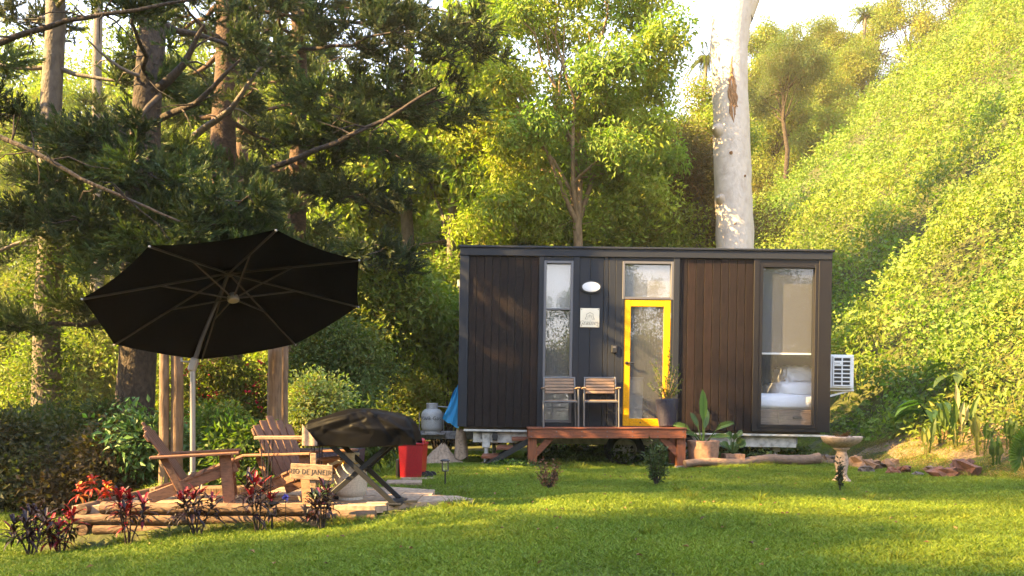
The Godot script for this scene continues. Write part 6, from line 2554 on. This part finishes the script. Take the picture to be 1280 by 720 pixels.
	for sx in [-1.0, 1.0]:
		mb.rod(Vector3(sx * 0.21, 0.0, 0.12), Vector3(sx * 0.21, 0.36, 0.12), 0.008)
	part("cradle", mb, M.galvanised, o)
	mb = MB.new()
	mb.tube([Vector3(0.05, 0.47, 0.0), Vector3(0.25, 0.45, 0.0), Vector3(0.42, 0.47, 0.05), Vector3(0.62, 0.5, 0.1)], [0.009, 0.009, 0.009, 0.009], 8)
	part("hose", mb, M.gas_grey, o)

	# blue tarpaulin behind the end wall
	o = thing("tarpaulin", "blue tarpaulin hanging at the left end of the cabin", "tarpaulin", at(572, 533, 13.55))
	mb = MB.new()
	rows = []
	for k in 9:
		var t := k / 8.0
		var row := []
		for j in 7:
			var e := j / 6.0
			var l := at(lerpf(569, 553, t), lerpf(486, 524, t), 13.55) - o.position
			var rr := at(573.5, lerpf(480, 536, t), 13.5) - o.position
			row.append(l.lerp(rr, e) + Vector3(0, 0.015 * sin(j * 2.0 + k), 0.035 * sin(j * 1.9 + k * 1.1)))
		rows.append(row)
	mb.grid(rows)
	part("sheet", mb, M.tarp_blue, o)
	# cloth tied over the trailer coupling and a covered heap below
	o = thing("coupling_cloth", "brown cloth wrapped round the end of the trailer frame", "cloth", at(576, 553, 13.35))
	mb = MB.new()
	rows = []
	for k in 9:
		var t := k / 8.0
		var row := []
		for j in 16:
			var a := TAU * j / 16.0
			var rr := lerpf(0.075, 0.125, t) * (1.0 + 0.16 * sin(a * 5.0 + k * 0.4) * t)
			row.append(Vector3(cos(a) * rr, 0.2 - 0.46 * t + 0.03 * sin(a * 3.0), sin(a) * rr))
		rows.append(row)
	mb.grid(rows, true, false)
	part("sheet", mb, M.hessian, o)
	o = thing("covered_heap", "tan crumpled sheet over a low heap under the drawbar", "sheet", Vector3(at(550, 575, 13.4).x, 0, -13.3))
	mb = MB.new()
	rows = []
	for k in 10:
		var t := k / 9.0
		var row := []
		for j in 40:
			var a := TAU * j / 40.0
			var rr := lerpf(0.40, 0.03, pow(t, 0.75)) * (1.0 + 0.14 * sin(a * 7.0 + sin(a * 3.0) * 1.5) * (1.0 - t * 0.6))
			row.append(Vector3(cos(a) * rr + 0.06 * t, 0.34 * t - 0.02 + 0.02 * sin(a * 5.0 + k), sin(a) * rr * 0.7))
		rows.append(row)
	mb.grid(rows, true, true)
	part("sheet", mb, M.hessian, o)

	# red wheeled bin
	p = at(517, 600, 10.0)
	o = thing("red_bin", "red plastic wheeled bin standing on the grass behind the barbecue", "bin", Vector3(p.x, 0.0, p.z), -0.12)
	mb = MB.new()
	mb.prism(PackedVector2Array([Vector2(-0.135, 0.02), Vector2(0.125, 0.02), Vector2(0.15, 0.44), Vector2(-0.16, 0.44)]), -0.13, 0.13)
	part("tub", mb, M.red_plastic, o)
	mb = MB.new()
	mb.bx(-0.17, 0.16, 0.44, 0.475, -0.145, 0.145, 0.01)
	part("lid", mb, M.red_plastic, o)
	mb = MB.new()
	mb.lathe(Transform3D(Basis(), Vector3(0.11, 0.475, 0.05)), [Vector2(0.05, 0.0), Vector2(0.055, 0.02), Vector2(0.04, 0.045), Vector2(0.0, 0.055)], 16)
	part("cap", mb, M.red_plastic, o)
	for zz in [-0.1, 0.08]:
		mb = MB.new()
		mb.rod(Vector3(0.15, 0.055, zz - 0.02), Vector3(0.15, 0.055, zz + 0.02), 0.055, 18)
		part("wheel", mb, M.rubber, o)
		mb = MB.new()
		mb.rod(Vector3(0.215, 0.055, zz - 0.03), Vector3(0.215, 0.055, zz + 0.0), 0.05, 18)
		part("wheel", mb, M.rubber, o)
	mb = MB.new()
	mb.bx(-0.225, -0.175, 0.02, 0.26, -0.12, 0.02, 0.01)
	part("side_pack", mb, M.black_plastic, o)
	mb = MB.new()
	mb.rod(Vector3(-0.19, 0.24, -0.05), Vector3(-0.19, 0.42, -0.05), 0.012)
	part("handle", mb, M.alu, o)

	# solar lanterns
	p = at(556.5, 608, 9.2)
	o = thing("solar_lantern", "small glass garden lantern on a spike beside the path stones", "lantern", Vector3(p.x, ground_y(p.x, p.z), p.z), 0.0, "garden lanterns on spikes")
	solar(o, 0.30)
	p = at(340, 655, 6.55)
	o = thing("solar_lantern", "small clear garden lantern before the logs near the sign", "lantern", Vector3(p.x, ground_y(p.x, p.z), p.z), 0.0, "garden lanterns on spikes")
	solar(o, 0.24)
	# blue ornamental flower on a wire
	p = at(357, 652, 6.6)
	o = thing("garden_ornament", "blue flower ornament on a thin wire before the logs", "ornament", Vector3(p.x, ground_y(p.x, p.z), p.z))
	mb = MB.new()
	mb.rod(Vector3.ZERO, Vector3(0, 0.27, 0), 0.003, 5)
	part("wire", mb, M.black_steel, o)
	mb = MB.new()
	for k in 22:
		mb.col = Color(0.16, 0.14, 0.42) * rnd(0.6, 1.6)
		mb.leaf(Vector3(0, 0.27, 0), (rdir() + Vector3(0, 0.2, 0.4)).normalized(), rdir(), 0.035, 0.03)
	part("petals", mb, M.petal, o)
	# big blue planter behind the barbecue
	p = at(402, 600, 8.9)
	o = thing("blue_trough", "long dark blue speckled planter behind the barbecue", "planter", Vector3(p.x, 0.0, -8.95))
	mb = MB.new()
	mb.prism(PackedVector2Array([Vector2(-0.36, 0.0), Vector2(0.40, 0.0), Vector2(0.44, 0.44), Vector2(-0.42, 0.44)]), -0.2, 0.16)
	part("trough", mb, M.pot_blue, o)


func solar(o: Node3D, h: float) -> void:
	var mb := MB.new()
	mb.rod(Vector3(0, -0.03, 0), Vector3(0, h * 0.55, 0), 0.009, 8)
	part("spike", mb, M.black_plastic, o)
	mb = MB.new()
	mb.lathe(Transform3D(), [Vector2(0.0, h * 0.55), Vector2(0.035, h * 0.55), Vector2(0.038, h * 0.58), Vector2(0.0, h * 0.58)], 16)
	mb.lathe(Transform3D(), [Vector2(0.0, h * 0.94), Vector2(0.055, h * 0.94), Vector2(0.055, h * 0.98), Vector2(0.03, h * 1.02), Vector2(0.0, h * 1.03)], 16)
	for k in 4:
		var a := TAU * k / 4.0 + 0.6
		mb.rod(Vector3(cos(a) * 0.046, h * 0.56, sin(a) * 0.046), Vector3(cos(a) * 0.046, h * 0.95, sin(a) * 0.046), 0.004, 5)
	part("cap", mb, M.pole_metal, o)
	mb = MB.new()
	mb.lathe(Transform3D(), [Vector2(0.036, h * 0.58), Vector2(0.043, h * 0.62), Vector2(0.043, h * 0.94)], 16)
	part("glass", mb, M.glass, o)
